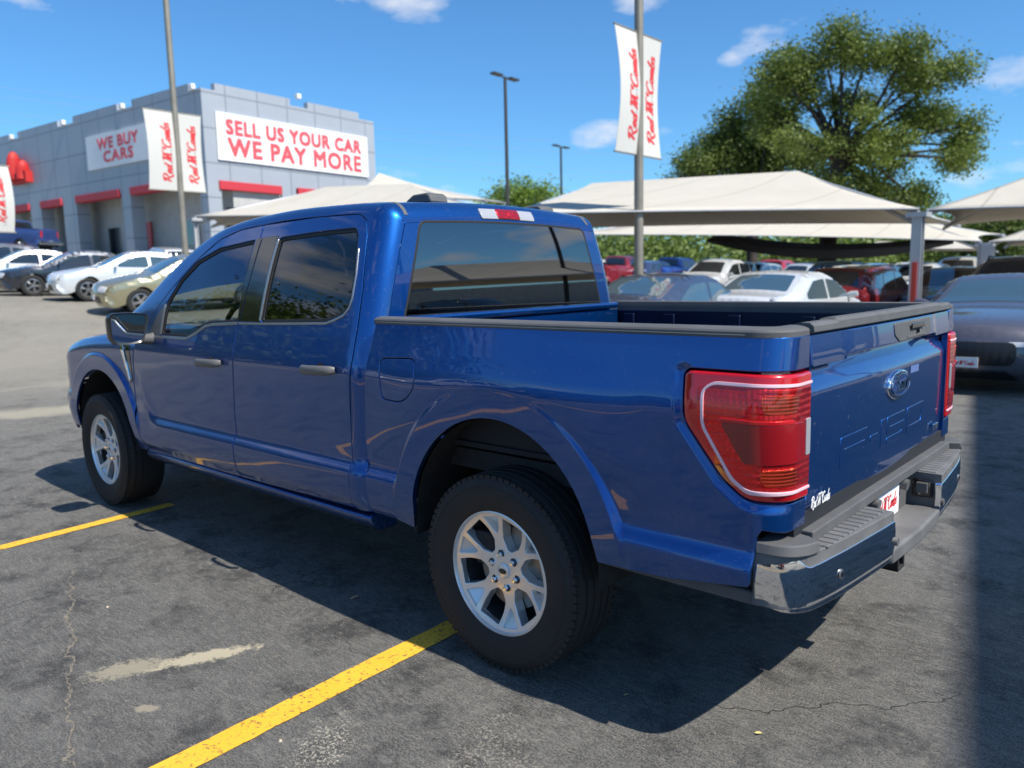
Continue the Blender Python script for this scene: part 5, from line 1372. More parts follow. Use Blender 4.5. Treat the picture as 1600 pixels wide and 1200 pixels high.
bld=empty('dealership_building',(BO.x,BO.y,0),brz,'large grey metal-panelled dealership building with red awnings','building')
# local frame: +x = along the left facade (away), -y = along the right facade
def bb(name,x0,x1,y0,y1,z0,z1,mt_,par=bld,**k):
    mb=MB(); mb.box(((x0+x1)/2,(y0+y1)/2,(z0+z1)/2),(abs(x1-x0)/2,abs(y1-y0)/2,(z1-z0)/2)); return mb.build(name,M[mt_] if isinstance(mt_,str) else mt_,par,0,**k)
bb('upper_wall',0,36,-13.4,0,7.35,12.45,'wall')
bb('lower_wall',.2,36,-13.2,-1.8,1.5,7.35,'porchwall')
for x0,x1 in ((0,.75),(8.45,9.55),(15.6,17.5),(20.9,22.6),(27.5,28.8)): bb('column',x0,x1,-.9,0,1.5,7.35,'wall')
bb('column',0,.8,-13.4,-12.3,1.5,7.35,'wall'); bb('column',0,.8,-6.3,-5.2,1.5,7.35,'wall')
bb('side_wall',.02,.35,-5.2,-.9,1.5,7.35,'porchwall') if False else None
for x0,x1 in ((.95,8.3),(9.7,15.5),(17.6,20.8),(22.7,27.4)): bb('awning',x0,x1,-.5,.12,7.15,7.62,'awning',bev=.02)
bb('awning',-.12,.5,-5.15,-.75,6.9,7.4,'awning',bev=.02); bb('awning',-.12,.5,-12.2,-6.4,6.9,7.4,'awning',bev=.02)
for x0,x1 in ((1.2,7.4),(9.2,15.0),(17.2,23.5),(25,31)): bb('parapet',x0,x1,-.35,0,12.45,12.85,'wall')
for y0,y1 in ((-12.0,-7.6),(-6.2,-.9)): bb('parapet',0,.35,y0,y1,12.45,12.85,'wall')
for x in (.6,8.3,16.1,24.2): bb('roof_floodlight',x-.18,x+.18,.02,.28,12.4,12.72,'white',bev=.05)
bb('roof_floodlight',-.3,-.02,-6.9,-6.6,12.9,13.2,'white',bev=.03)
# doors and windows of the recessed front
dr=bb('entrance_door',10.0,12.2,-1.8,-1.72,2.5,5.5,'cblack'); 
for a in (10.15,11.15): bb('door_glass',a,a+.85,-1.715,-1.70,2.6,4.6,'glass_dark',dr)
bb('door_transom',10.15,12.0,-1.715,-1.70,4.8,5.35,'glass_dark',dr)
for x in (10.0,11.07,12.12): bb('door_frame',x,x+.08,-1.71,-1.67,2.5,5.5,'satin',dr)
for x0,x1,z0,z1 in ((13.5,14.9,2.6,5.45),(3.9,5.5,3.9,5.45),(2.6,3.0,3.0,5.4),(18.6,19.6,2.8,5.2),(23.5,25.6,3.4,5.2)):
    w=bb('window',x0,x1,-1.8,-1.73,z0,z1,'glass_dark'); bb('window_frame',x0-.06,x0,-1.8,-1.7,z0,z1,'satin',w); bb('window_frame',x1,x1+.06,-1.8,-1.7,z0,z1,'satin',w)
bb('red_wall_sign',9.3,9.75,-1.75,-1.65,3.3,5.6,'signred')
bb('shop_window',-.02,.1,-11.6,-7.2,3.4,5.9,'glass_dark'); bb('shop_window',-.02,.1,-4.6,-1.2,3.3,5.9,'glass_dark')
# wall signs
sA_=empty('wall_sign',(0,0,0),0,'white sign reading SELL US YOUR CAR WE PAY MORE in red letters','sign')
sA_.parent=None
Rb=Matrix.Rotation(brz,3,'Z')
def BL_(x,y,z): return BO+Rb@Vector((x,y,0))+Vector((0,0,z))
def signboard(o,org,ux,n,w,h,lines,bold):
    """org = upper left corner, ux to the right, n outwards"""
    mb=MB(); c=org+ux*(w/2)-Vector((0,0,h/2))+n*.06
    R=Matrix((ux,n,Vector((0,0,1)))).transposed(); mb.box(c,(w/2,.05,h/2),M=R); o.location=c
    for i,v in enumerate(mb.v): mb.v[i]=tuple(Vector(v)-c)
    mb.build('sign_board',M['signwhite'],o,0)
    for txt,size,zz,fw in lines:
        textmesh(txt,size,M['signred'],'sign_lettering',o,lambda u,v,q:ux*u+Vector((0,0,1))*(h/2-zz+v)+n*(.052+q),bold=bold,ext=.006,spacing=1.12,fit=(fw,size))
ux=(Rb@Vector((0,-1,0))); n=(Rb@Vector((-1,0,0)))
signboard(sA_,BL_(0,-.79,11.28),ux,n,11.8,2.70,[('SELL US YOUR CAR',.80,1.17,10.5),('WE PAY MORE',1.00,2.40,10.4)],.050)
sB_=empty('wall_sign',(0,0,0),0,'smaller white sign reading WE BUY CARS in red letters on the shaded wall','sign')
ux2=(Rb@Vector((-1,0,0))); n2=(Rb@Vector((0,1,0)))
signboard(sB_,BL_(13.3,0,11.25),ux2,n2,8.0,2.15,[('WE BUY',.66,.98,5.0),('CARS',.66,1.82,3.6)],.040)
# red sculpted sign on the left facade
rs=MB()
for x,w,h0,h1,dy in ((24.1,.5,9.3,10.2,0),(23.5,.5,9.3,11.4,.1),(22.9,.45,9.3,10.1,.15),(22.3,.5,9.3,10.7,0)):
    p=BL_(x,.35+dy,0); rs.tube([(p.x,p.y,h0),(p.x+.1,p.y,(h0+h1)/2),(p.x,p.y,h1-.5),(p.x,p.y,h1-.12),(p.x,p.y,h1)],[w,w*1.0,w*.85,w*.5,w*.1],14,sq=(.6,1))
p=BL_(23.2,.2,9.5); rs.box(p,(1.5,.3,.4),rz=brz)
tag(rs.build('wall_emblem',M['redform'],None,50),'bright red sculpted emblem sticking up from the building wall at far left','emblem')
# ================================================================== poles and banners
M['pole']=mat('galvanised_pole',(.26,.24,.20),.55,metal=.4,noise=.15,nscale=3)
M['darkpole']=mat('dark_bronze_pole',(.06,.058,.055),.5,metal=.3)
M['banner']=None
def clothmat():
    m_=bpy.data.materials.new('banner_cloth'); m_.use_nodes=True; nt=m_.node_tree; b=nt.nodes['Principled BSDF']; b.inputs['Base Color'].default_value=(.78,.77,.73,1); b.inputs['Roughness'].default_value=.8
    t=nt.nodes.new('ShaderNodeBsdfTranslucent'); t.inputs[0].default_value=(.75,.73,.68,1); mx=nt.nodes.new('ShaderNodeMixShader'); mx.inputs[0].default_value=.35
    nt.links.new(b.outputs[0],mx.inputs[1]); nt.links.new(t.outputs[0],mx.inputs[2]); nt.links.new(mx.outputs[0],nt.nodes['Material Output'].inputs[0]); return m_
M['banner']=clothmat()
def banner(base,du,z0,z1,w,bow,label,seed=0,side=1):
    """cloth hung between two arms; du = unit vector pointing away from the pole"""
    du=Vector(du); nn=Vector((-du.y,du.x,0)); H=z1-z0
    def f(u,v,q):  # u from the pole outwards, v up
        t=v/H; k=bow*math.sin(math.pi*t)*(.6+.4*u/w)
        return Vector((base[0],base[1],z0+v))+du*(u+.06*math.sin(math.pi*t)*(-1 if bow>0 else 1)*.6)+nn*(k+q)
    o=empty('pole_banner',(base[0],base[1],z0),0,label,'banner','white banners on the lot poles')
    inv=Vector((base[0],base[1],z0))
    n1,n2=5,16; vs=[];fs=[]
    for q in (-.004,.004):
        for i in range(n1+1):
            for j in range(n2+1): vs.append(f(w*i/n1,H*j/n2,q)-inv)
    m_=(n1+1)*(n2+1)
    for i in range(n1):
        for j in range(n2):
            a=i*(n2+1)+j; fs.append((a,a+1,a+n2+2,a+n2+1)); fs.append((m_+a,m_+a+n2+1,m_+a+n2+2,m_+a+1))
    me=bpy.data.meshes.new('banner_cloth'); me.from_pydata([tuple(v) for v in vs],[],fs); me.polygons.foreach_set('use_smooth',[True]*len(me.polygons)); link('banner_cloth',me,M['banner'],o)
    # lettering runs up the banner on the face towards the viewer (both faces)
    for sd in (1,-1):
        mb=MB()
        # text u -> up, text v -> towards the left as seen
        # camera sits on the -x/+y side; the banner's +y end is the left end
        if sd<0: continue
        left=1 if du.y>0 else -1
        def g(u,v,q):
            uu=(w*.62-(-v*1)) if False else None
            cx_=w*.44 if left>0 else w*.56
            a=cx_+left*(v-.17)  # distance from pole
            return f(a,.22+u,QS*(.006+q))-inv
        QS=1 if nn.x<0 else -1
        script_mesh(mb,'Red McCombs',g,H-.5,.002,.095,.2)
        mb.build('banner_lettering',M['redtxt'],o,0)
        def g2(x,y,q):
            cx_=w*.78 if left<0 else w*.22
            return f(cx_+left*y,H*.5+x,QS*(.006+q*.1))-inv
        textmesh('SUPERIOR PRE-OWNED',.105,M['greytxt'],'banner_lettering',o,g2,bold=.0,ext=.002,spacing=1.25)
    for z in (z0-.02,z1+.02): mb=MB(); mb.tube([Vector((base[0],base[1],z))-inv,Vector((base[0],base[1],z))+du*(w+.04)-inv],.016,8); mb.build('banner_arm',M['pole'],o,40)
    return o
def pole(px,D,r0,r1,H,label,mt_,head=True,z0=None,hang=0.):
    p=at(px,440,D); x,y=p.x,p.y; z=gz(x,y)-.3 if z0 is None else z0
    o=empty('light_pole',(x,y,z),0,label,'light pole','light poles of the lot'); mb=MB(); mb.tube([(0,0,0),(0,0,H)],[r0,r1],14); mb.build('pole_shaft',M[mt_],o,50)
    mb=MB(); mb.tube([(0,0,.2),(0,0,.9)],.26,16); mb.build('pole_base',M['porchwall'],o,40,bev=.03)
    if head:
        for a in (brz+math.pi/2,brz-math.pi/2):
            d=Vector((math.cos(a),math.sin(a),0)); mb=MB(); mb.tube([(0,0,H-.1),tuple(d*.45+Vector((0,0,H-.05)))],.04,8); mb.box(d*.85+Vector((0,0,H)),(.42,.2,.06),rz=a); mb.build('lamp_head',M['darkpole'],o,0,bev=.02)
    return o
A0=at(998,440,15.5); pole(998,15.5,.095,.075,14,'tan light pole behind the truck bed, carrying two white banners','pole')
zt=lambda px,py,D: at(px,py,D).z
bzt,bzb=zt(1000,68,15.5),zt(1000,245,15.5)
banner((A0.x,A0.y),(0,1,0),bzb,bzt,.80,.10,'white banner left of the right-hand pole, red script running up it')
banner((A0.x,A0.y),(0,-1,0),bzb,bzt,.80,.06,'white banner right of the right-hand pole, red script running up it')
A1=at(285,440,24.5); pole(293,24.5,.10,.085,15,'tan light pole in front of the building, carrying two white banners','pole')
A1=at(293,440,24.5)
bzt,bzb=zt(283,184,24.5),zt(283,300,24.5)
banner((A1.x,A1.y),(0,1,0),bzb,bzt,.95,.06,'white banner with red script hanging over the WE BUY CARS wall')
banner((A1.x,A1.y),(0,-1,0),bzb,bzt,.82,.04,'white banner with red script between the pole and the big sign')
A2=at(-28,440,20.0); pole(-28,20.0,.10,.085,15,'tan light pole just off the left edge of the view','pole')
bzt,bzb=zt(5,259,20),zt(5,345,20)
banner((A2.x,A2.y),(0,-1,0),bzb-.25,bzt,.85,-.10,'white banner cut off by the left edge of the picture')
pole(796,50,.13,.10,13.4-.4,'dark double-headed light pole rising behind the truck roof','darkpole')
pole(879,76,.13,.10,12.7,'thin distant double-headed light pole, smaller of the two behind the roof','darkpole')
# ================================================================== fabric canopies
def fabmat():
    m_=bpy.data.materials.new('canopy_fabric'); m_.use_nodes=True; nt=m_.node_tree; b=nt.nodes['Principled BSDF']; N,L=nt.nodes,nt.links
    tc=N.new('ShaderNodeTexCoord'); n=N.new('ShaderNodeTexNoise'); n.inputs['Scale'].default_value=.7; n.inputs['Detail'].default_value=5; L.new(tc.outputs['Object'],n.inputs['Vector'])
    mx0=N.new('ShaderNodeMix'); mx0.data_type='RGBA'; L.new(n.outputs[0],mx0.inputs[0]); mx0.inputs[6].default_value=(.56,.52,.44,1); mx0.inputs[7].default_value=(.66,.62,.54,1); s=N.new('ShaderNodeSeparateXYZ'); L.new(tc.outputs['Object'],s.inputs[0])
    def mt(op,a,v=0.):
        q=N.new('ShaderNodeMath'); q.operation=op; L.new(a,q.inputs[0]); q.inputs[1].default_value=v; return q.outputs[0]
    sm=mt('LESS_THAN',mt('ABSOLUTE',mt('SUBTRACT',mt('FRACT',mt('DIVIDE',s.outputs[0],1.9)),.5)),.014)
    m2=N.new('ShaderNodeMix'); m2.data_type='RGBA'; L.new(mt('MULTIPLY',sm,.55),m2.inputs[0]); L.new(mx0.outputs[2],m2.inputs[6]); m2.inputs[7].default_value=(.36,.33,.28,1); L.new(m2.outputs[2],b.inputs['Base Color']); b.inputs['Roughness'].default_value=.85
    n2=N.new('ShaderNodeTexNoise'); n2.inputs['Scale'].default_value=1.3; n2.inputs['Detail'].default_value=3; L.new(tc.outputs['Object'],n2.inputs['Vector'])
    bp=N.new('ShaderNodeBump'); bp.inputs['Strength'].default_value=.35; bp.inputs['Distance'].default_value=.12; L.new(n2.outputs[0],bp.inputs['Height']); L.new(bp.outputs[0],b.inputs['Normal'])
    t=N.new('ShaderNodeBsdfTranslucent'); t.inputs[0].default_value=(.34,.27,.20,1); mx=N.new('ShaderNodeMixShader'); mx.inputs[0].default_value=.22
    L.new(b.outputs[0],mx.inputs[1]); L.new(t.outputs[0],mx.inputs[2]); L.new(mx.outputs[0],N['Material Output'].inputs[0]); return m_
M['fabric']=fabmat(); M['steel']=mat('painted_steel',(.42,.43,.45),.5,metal=.2,noise=.1,nscale=2); M['guard']=mat('red_guard',(.55,.05,.03),.6)
def canopy(label,C4,RG,sag=.35,rise=.12,posts=(),postw=.14,mt_='fabric',guard=(),group='fabric shade canopies over the lot'):
    """C4: front-left, front-right, back-right, back-left; RG: ridge left, ridge right"""
    C4=[Vector(c) for c in C4]; RG=[Vector(c) for c in RG]; cen=sum(C4,Vector())/4
    o=empty('shade_canopy',(C4[0].x,C4[0].y,gz(C4[0].x,C4[0].y)),0,label,'canopy',group); base=Vector(o.location)
    vs=[];fs=[]
    def quad(a,b,c,d,n=14,m_=8):
        """a-b eave, d-c ridge"""
        b0=len(vs)
        for j in range(m_+1):
            t=j/m_
            for i in range(n+1):
                s=i/n
                e=a.lerp(b,s); k=4*s*(1-s); inw=(cen-(a+b)/2); inw.z=0; inw.normalize()
                e=e+inw*sag*k+Vector((0,0,rise*k))
                r=d.lerp(c,s); p=e.lerp(r,t); p.z-= .35*t*(1-t)*min(1,(a-b).length/8)
                vs.append(tuple(p-base))
        for j in range(m_):
            for i in range(n): q=b0+j*(n+1)+i; fs.append((q,q+1,q+n+2,q+n+1))
    quad(C4[0],C4[1],RG[1],RG[0]); quad(C4[1],C4[2],RG[1],RG[1]); quad(C4[2],C4[3],RG[0],RG[1]); quad(C4[3],C4[0],RG[0],RG[0])
    me=bpy.data.meshes.new('canopy_fabric'); me.from_pydata(vs,[],fs); me.polygons.foreach_set('use_smooth',[True]*len(me.polygons))
    c=link('canopy_fabric',me,M[mt_],o); bm=bmesh.new(); bm.from_mesh(me); bmesh.ops.remove_doubles(bm,verts=bm.verts,dist=.01); bmesh.ops.recalc_face_normals(bm,faces=bm.faces); bm.to_mesh(me); bm.free(); me.set_sharp_from_angle(angle=D2R(25))
    sm=c.modifiers.new('thick','SOLIDIFY'); sm.thickness=.02
    for i in posts:
        p=C4[i]; mb=MB(); g=gz(p.x,p.y); dz=p.z-.12-g
        ff=Matrix.Rotation(0,3,'Z'); q=Vector((p.x,p.y,g+dz/2))-base
        mb.box(q,(postw*.12,postw,dz/2)); mb.box(q+Vector((postw*.95,0,0)),(postw*.1,postw,dz/2)) if False else None
        mb.box(q+Vector((0,postw*1.05,0)),(postw,.012,dz/2)); mb.box(q-Vector((0,postw*1.05,0)),(postw,.012,dz/2))
        po=mb.build('canopy_post',M['steel'],o,0)
        mb=MB(); top=p-base; d=(cen-p); d.z=0; d.normalize()
        mb.tube([top+Vector((0,0,-.35)),top+d*.5+Vector((0,0,-.12)),top+d*.9+Vector((0,0,.05))],.05,8); mb.box(top+Vector((0,0,-.14)),(.2,.2,.05)); mb.build('post_bracket',M['steel'],o,40)
        if i in guard: mb=MB(); mb.box(Vector((p.x,p.y,g+.75))-base+Vector((0,postw*1.05+.03,0)),(postw*.5,.012,.85)); mb.build('post_guard',M['guard'],po,0)
    mb=MB()
    for a,b in ((0,1),(1,2),(2,3),(3,0)):
        pa,pb=C4[a]-base,C4[b]-base; inw=(cen-(C4[a]+C4[b])/2); inw.z=0; inw.normalize()
        mb.tube([pa.lerp(pb,s)+inw*sag*4*s*(1-s)+Vector((0,0,rise*4*s*(1-s)-.01)) for s in [i/14 for i in range(15)]],.018,6)
    mb.build('edge_cable',M['steel'],o,40)
    mb=MB(); mb.tube([RG[0]-base-Vector((0,0,.08)),RG[1]-base-Vector((0,0,.08))],.06,8)
    for r,(i,j) in zip(RG,((0,3),(1,2))):
        for q in (i,j): mb.tube([r-base-Vector((0,0,.1)),C4[q]-base-Vector((0,0,.1))],.05,8)
    mb.build('ridge_frame',M['steel'],o,40)
    return o
A=at
canopy('large cream fabric canopy spanning behind the truck bed, light pole in front of it',[A(782,333,14.2),A(1436,325,16.2),A(1500,349,29),A(872,356,28)],[A(925,286,22.5),A(1247,267,21)],posts=(1,),postw=.10,guard=(1,),sag=.5,rise=.05)
canopy('long low cream canopy seen beneath the large one, dark gap under it',[A(860,366,29.5),A(1534,376,30.5),A(1570,366,37),A(900,362,36)],[A(1010,345,33),A(1420,340,33)],posts=(1,),postw=.11,guard=(),sag=.6,rise=.1)
canopy('cream canopy at the right edge, its corner meeting the big post',[A(1448,327,16.3),A(1790,322,13.6),A(1850,330,20),A(1475,352,24)],[A(1640,262,17.2),A(1760,258,16.6)],posts=(),sag=.4,rise=.05)
canopy('small cream canopy low behind the right-edge one',[A(1545,377,30.3),A(1800,372,27),A(1840,384,36),A(1570,384,40)],[A(1650,340,32),A(1740,338,31)],posts=(0,),postw=.2,sag=.4,rise=.05)
canopy('cream canopy between the dealership and the truck roof',[A(304,337,27.5),A(760,325,24.0),A(790,345,33),A(330,352,37)],[A(508,292,31.0),A(640,287,29.0)],posts=(0,),postw=.06,sag=.6,rise=.0)
canopy('distant cream canopy peeking over the nearer one beside the dealership',[A(560,300,44),A(760,312,44),A(790,316,52),A(590,305,52)],[A(592,270,47),A(640,285,47)],posts=(),sag=.2,rise=.0)
canopy('slim pale canopy right behind the tree trunk',[A(1330,388,47),A(1540,388,47),A(1560,392,58),A(1340,392,58)],[A(1370,377,52),A(1500,377,52)],posts=(),sag=.3,rise=.0)
# sagging dark strip: the shaded underside of a canopy eave put into its colour
def eave_strip():
    a,b=A(1105,374,33),A(1490,376,31); mb=MB(); n=18
    for q,dz in ((0,0),):
        vs=[]
        for i in range(n+1):
            s=i/n; p=a.lerp(b,s); k=4*s*(1-s)
            vs+= [tuple(p+Vector((0,0,-.42*k))),tuple(p+Vector((0,0,-.42*k-.12-.22*k))),tuple(p+Vector((.5,-2.2,-.42*k+.3)))]
        fs=[]
        for i in range(n):
            c=i*3; fs+=[(c,c+3,c+4,c+1),(c,c+2,c+5,c+3)]
        mb.add(vs,fs)
    o=mb.build('dark_eave',M['interior'],None,50); tag(o,'dark strip sagging under the low canopy, painted as the shaded underside of an eave','canopy underside'); s=o.modifiers.new('thick','SOLIDIFY'); s.thickness=.03
eave_strip()
# ================================================================== trees
def leafmat(name,a,b_,tr=.3):
    m_=bpy.data.materials.new(name); m_.use_nodes=True; nt=m_.node_tree; N,L=nt.nodes,nt.links; b=N['Principled BSDF']
    tc=N.new('ShaderNodeTexCoord'); n=N.new('ShaderNodeTexNoise'); n.inputs['Scale'].default_value=.9; n.inputs['Detail'].default_value=6; n.inputs['Roughness'].default_value=.75; L.new(tc.outputs['Object'],n.inputs['Vector'])
    r=N.new('ShaderNodeMapRange'); r.inputs['From Min'].default_value=.35; r.inputs['From Max'].default_value=.65; L.new(n.outputs[0],r.inputs[0])
    mx=N.new('ShaderNodeMix'); mx.data_type='RGBA'; L.new(r.outputs[0],mx.inputs[0]); mx.inputs[6].default_value=(*a,1); mx.inputs[7].default_value=(*b_,1); L.new(mx.outputs[2],b.inputs['Base Color']); b.inputs['Roughness'].default_value=.55
    t=N.new('ShaderNodeBsdfTranslucent'); L.new(mx.outputs[2],t.inputs[0]); ms=N.new('ShaderNodeMixShader'); ms.inputs[0].default_value=tr; L.new(b.outputs[0],ms.inputs[1]); L.new(t.outputs[0],ms.inputs[2]); L.new(ms.outputs[0],N['Material Output'].inputs[0]); return m_
M['oak']=leafmat('oak_leaves',(.065,.11,.018),(.23,.29,.05)); M['elm']=leafmat('elm_leaves',(.055,.10,.018),(.17,.23,.04)); M['lime']=leafmat('light_leaves',(.13,.22,.03),(.24,.33,.05)); M['bark']=mat('bark',(.035,.028,.023),.9,noise=.3,nscale=4)
M['scrub']=leafmat('scrub_leaves',(.07,.12,.02),(.20,.27,.05))
def leaves(blobs,n,size,rnd,base=Vector(),flat=.75):
    """blobs: (centre, radius); leaf clumps spread in each lobe, denser towards its skin"""
    vs=[];fs=[]; tot=sum(r**2 for c,r in blobs)
    for c,r in blobs:
        k=int(n*r*r/tot); 
        ncl=max(3,int(k/14))
        for _ in range(ncl):
            d=Vector((rnd.gauss(0,1),rnd.gauss(0,1),rnd.gauss(0,1))).normalized(); q=c+d*r*(rnd.random()**.42)*Vector((1,1,flat)).length/1.6*1.15
            q=c+Vector((d.x,d.y,d.z*flat))*r*(rnd.uniform(.25,1.12)**.6)
            for _ in range(14):
                p=q+Vector((rnd.gauss(0,1),rnd.gauss(0,1),rnd.gauss(0,.7)))*size*2.6
                a=Vector((rnd.gauss(0,1),rnd.gauss(0,1),rnd.gauss(0,.6))).normalized(); b=a.cross(Vector((rnd.gauss(0,1),rnd.gauss(0,1),rnd.gauss(0,1)))).normalized(); s=size*rnd.uniform(.6,1.3); i=len(vs)
                p=p-base; vs+=[tuple(p-a*s*.6),tuple(p+b*s*.32),tuple(p+a*s*.6),tuple(p-b*s*.32)]; fs.append((i,i+1,i+2,i+3))
    return vs,fs
def tree(label,D,base,lobes,n,size,mt_,trunk_r,fork=.35,seed=1,jit=1.6,name='broadleaf_tree',group=None,trpx=None,flat=.75,lean=None):
    rnd=random.Random(seed); b3=Vector(base); o=empty(name,tuple(b3),0,label,'tree',group)
    bl=[]
    for (px,py,r) in lobes:
        c=at(px,py,D)+CF_*rnd.uniform(-1,1)*jit; bl.append((c,r*D/FPX))
    vs,fs=leaves(bl,n,size,rnd,b3,flat)
    me=bpy.data.meshes.new('crown'); me.from_pydata(vs,[],fs); link('crown',me,M[mt_],o)
    mb=MB(); cz=max(c.z for c,r in bl); cc=sum((c for c,r in bl),Vector())/len(bl)
    fk=b3.lerp(Vector((cc.x,cc.y,cz)),fork); fk.x,fk.y=lerp(b3.x,cc.x,.4),lerp(b3.y,cc.y,.4)
    if lean is not None: fk=Vector(lean)
    mb.tube([b3-b3,(fk-b3)*.5+Vector((trunk_r*.3,0,0)),fk-b3],[trunk_r*1.25,trunk_r,trunk_r*.85],12)
    for c,r in bl:
        mid=fk.lerp(c,.5)+Vector((rnd.uniform(-.4,.4),rnd.uniform(-.4,.4),rnd.uniform(-.1,.5))); d=(c-fk).length
        mb.tube([fk-b3,fk.lerp(mid,.5)-b3+Vector((0,0,.15)),mid-b3,c-b3],[trunk_r*.5,trunk_r*.34,trunk_r*.22,.03],7)
        for _ in range(3):
            e=c+Vector((rnd.uniform(-1,1),rnd.uniform(-1,1),rnd.uniform(-.6,1)))*r*.8; mb.tube([c-b3,e-b3],[.05,.015],5)
    mb.build('trunk',M['bark'],o,60)
    return o
OAK=[(1300,62,36),(1243,84,33),(1208,110,33),(1192,150,26),(1262,118,34),(1335,98,42),(1390,92,38),(1440,88,36),(1478,112,32),(1420,130,38),(1492,152,32),(1508,188,28),(1520,206,20),(1500,222,26),(1455,178,34),(1474,250,26),(1497,235,22),(1365,140,30),(1310,150,26),(1232,165,26),(1205,190,22),(1218,225,24),(1398,205,26),(1425,165,26),(1350,225,26),(1330,190,20),(1312,255,26),(1345,275,26),(1405,240,26),(1390,272,30),(1440,290,26),(1465,300,20),(1420,300,26),(1300,215,14),(1255,150,20),(1310,62,26),(1345,60,24),(1345,245,28),(1385,222,26),(1275,225,22),(1330,290,30),(1300,285,24),(1380,300,28),(1230,110,26)]
p=at(1287,470,35); tree('huge spreading live oak, tallest tree, above the canopies',35,(p.x,p.y,gz(p.x,p.y)-.2),[(a,b+9,r*.84) for a,b,r in OAK],66000,.13,'oak',.36,seed=3,name='live_oak',lean=tuple(at(1310,255,35)))
ELM=[(1215,185,30),(1150,228,34),(1100,258,30),(1190,262,34),(1215,240,32),(1215,182,26),(1178,168,26),(1140,188,24),(1160,205,30),(1115,222,24),(1095,245,24),(1075,262,20),(1130,250,32),(1190,215,34),(1235,230,30),(1180,255,34),(1240,262,28),(1215,150,22),(1268,255,18),(1060,275,14)]
p=at(1180,470,44); tree('rounder darker tree left of the huge oak',44,(p.x,p.y,gz(p.x,p.y)-.2),ELM,46000,.15,'elm',.32,seed=5)
p=at(812,420,80); tree('small light green tree low between the two canopies',80,(p.x,p.y,gz(p.x,p.y)-.2),[(810,305,20),(835,300,18),(790,312,16),(770,318,14),(852,306,13),(820,318,18)],4500,.3,'lime',.25,seed=8)
for i,(px,py,r,D,lab) in enumerate(((1500,352,30,66,'mid green tree behind the gap between the right-hand canopies'),(1565,350,34,60,'green tree crown under the right-edge canopy'),(1610,345,36,64,'green tree crown cut by the right edge under the canopy'))):
    p=at(px,430,D); tree(lab,D,(p.x,p.y,gz(p.x,p.y)-.2),[(px,py,r),(px-22,py+14,r*.7),(px+22,py+12,r*.7),(px,py+26,r*.8)],4500,.3,'elm',.25,seed=20+i)
# scrub bank beyond the lot
rnd=random.Random(11); bl=[]
for i in range(150):
    px=rnd.uniform(880,1680); D=rnd.uniform(62,84); top=rnd.uniform(366,384)
    c=at(px,top+14,D); r=rnd.uniform(14,26)*D/FPX; bl.append((c,r)); bl.append((c-Vector((0,0,r*1.3)),r*1.1))
for i in range(24):
    px=rnd.uniform(-60,60); D=rnd.uniform(70,84); c=at(px,rnd.uniform(372,392),D); bl.append((c,18*D/FPX))
vs,fs=leaves(bl,38000,.46,rnd); me=bpy.data.meshes.new('scrub'); me.from_pydata(vs,[],fs); tag(link('scrub_bank',me,M['scrub']),'sunlit green scrub along the far side of the lot','scrub',kind='stuff')
# overhead wires
def wire(px0,py0,D0,px1,py1,D1,s): 
    a,b=at(px0,py0,D0),at(px1,py1,D1); mb=MB(); mb.tube([a.lerp(b,t/16)+Vector((0,0,-s*4*(t/16)*(1-t/16))) for t in range(17)],.012,5); return mb
for i,(a,b) in enumerate(((138,215),(152,232),(176,262),(190,270))):
    o=wire(-200,a-30,90,1750,b+10,120,4).build('overhead_wire',M['steel'],None,0); tag(o,['highest','second highest','third highest','lowest'][i]+' of the four faint overhead wires across the sky','wire','overhead wires')
# ================================================================== cars in view
H_=math.pi/2
def cy(px,py,D,half,sg=1): # near end at px, body runs away along -y
    p=at(px,py,D); return p.x,p.y-half
# right of the truck
x,y=cy(1508,560,9.4,2.3); car('coupe',x,y,H_,(.115,.11,.13),'grey muscle coupe facing the viewer right of the tailgate, script front plate','car',g=.07,ws='glass_teal',text=True,metal=.5)
x,y=cy(1150,500,13.4,.0); car('sedan',x,y-2.1,-H_,(.72,.73,.72),'white sedan showing its back window just over the bed rail',ws='glass_teal',win='glass_teal',g=.09)
x,y=cy(952,500,12.6,.0); car('sedan',x,y-2.0,-H_,(.06,.08,.13),'dark blue sedan roof just right of the truck cab',win='glass_teal',g=.09,metal=.5)
x,y=cy(1292,500,17.2,0); car('suv',x,y-2.2,-H_,(.20,.012,.018),'maroon hatchback-style SUV left of the red-guarded canopy post',g=.09,rack=True,sc=.90)
x,y=cy(1452,470,17.5,0); car('sedan',x,y-2.2,H_,(.035,.035,.04),'black sedan just right of the red-guarded canopy post',g=.13,sc=1.02)
x,y=cy(1560,470,14.6,0); car('suv',x,y-2.2,H_,(.05,.055,.07),'dark SUV behind the grey muscle coupe',g=.13,rack=True)
x,y=cy(1072,472,29.5,0); car('suv',x,y-2.3,H_,(.74,.75,.76),'white crossover facing the viewer under the large canopy',ws='glass_dark')
def rc_(px,D,kind,rz,c,lab,**k):
    px-=(2.9 if kind=='pickup' else 2.3)*.6*1228/D; x,y=cy(px,450,D,0); return car(kind,x,y-(2.9 if kind=='pickup' else 2.3),rz,c,lab,**k)
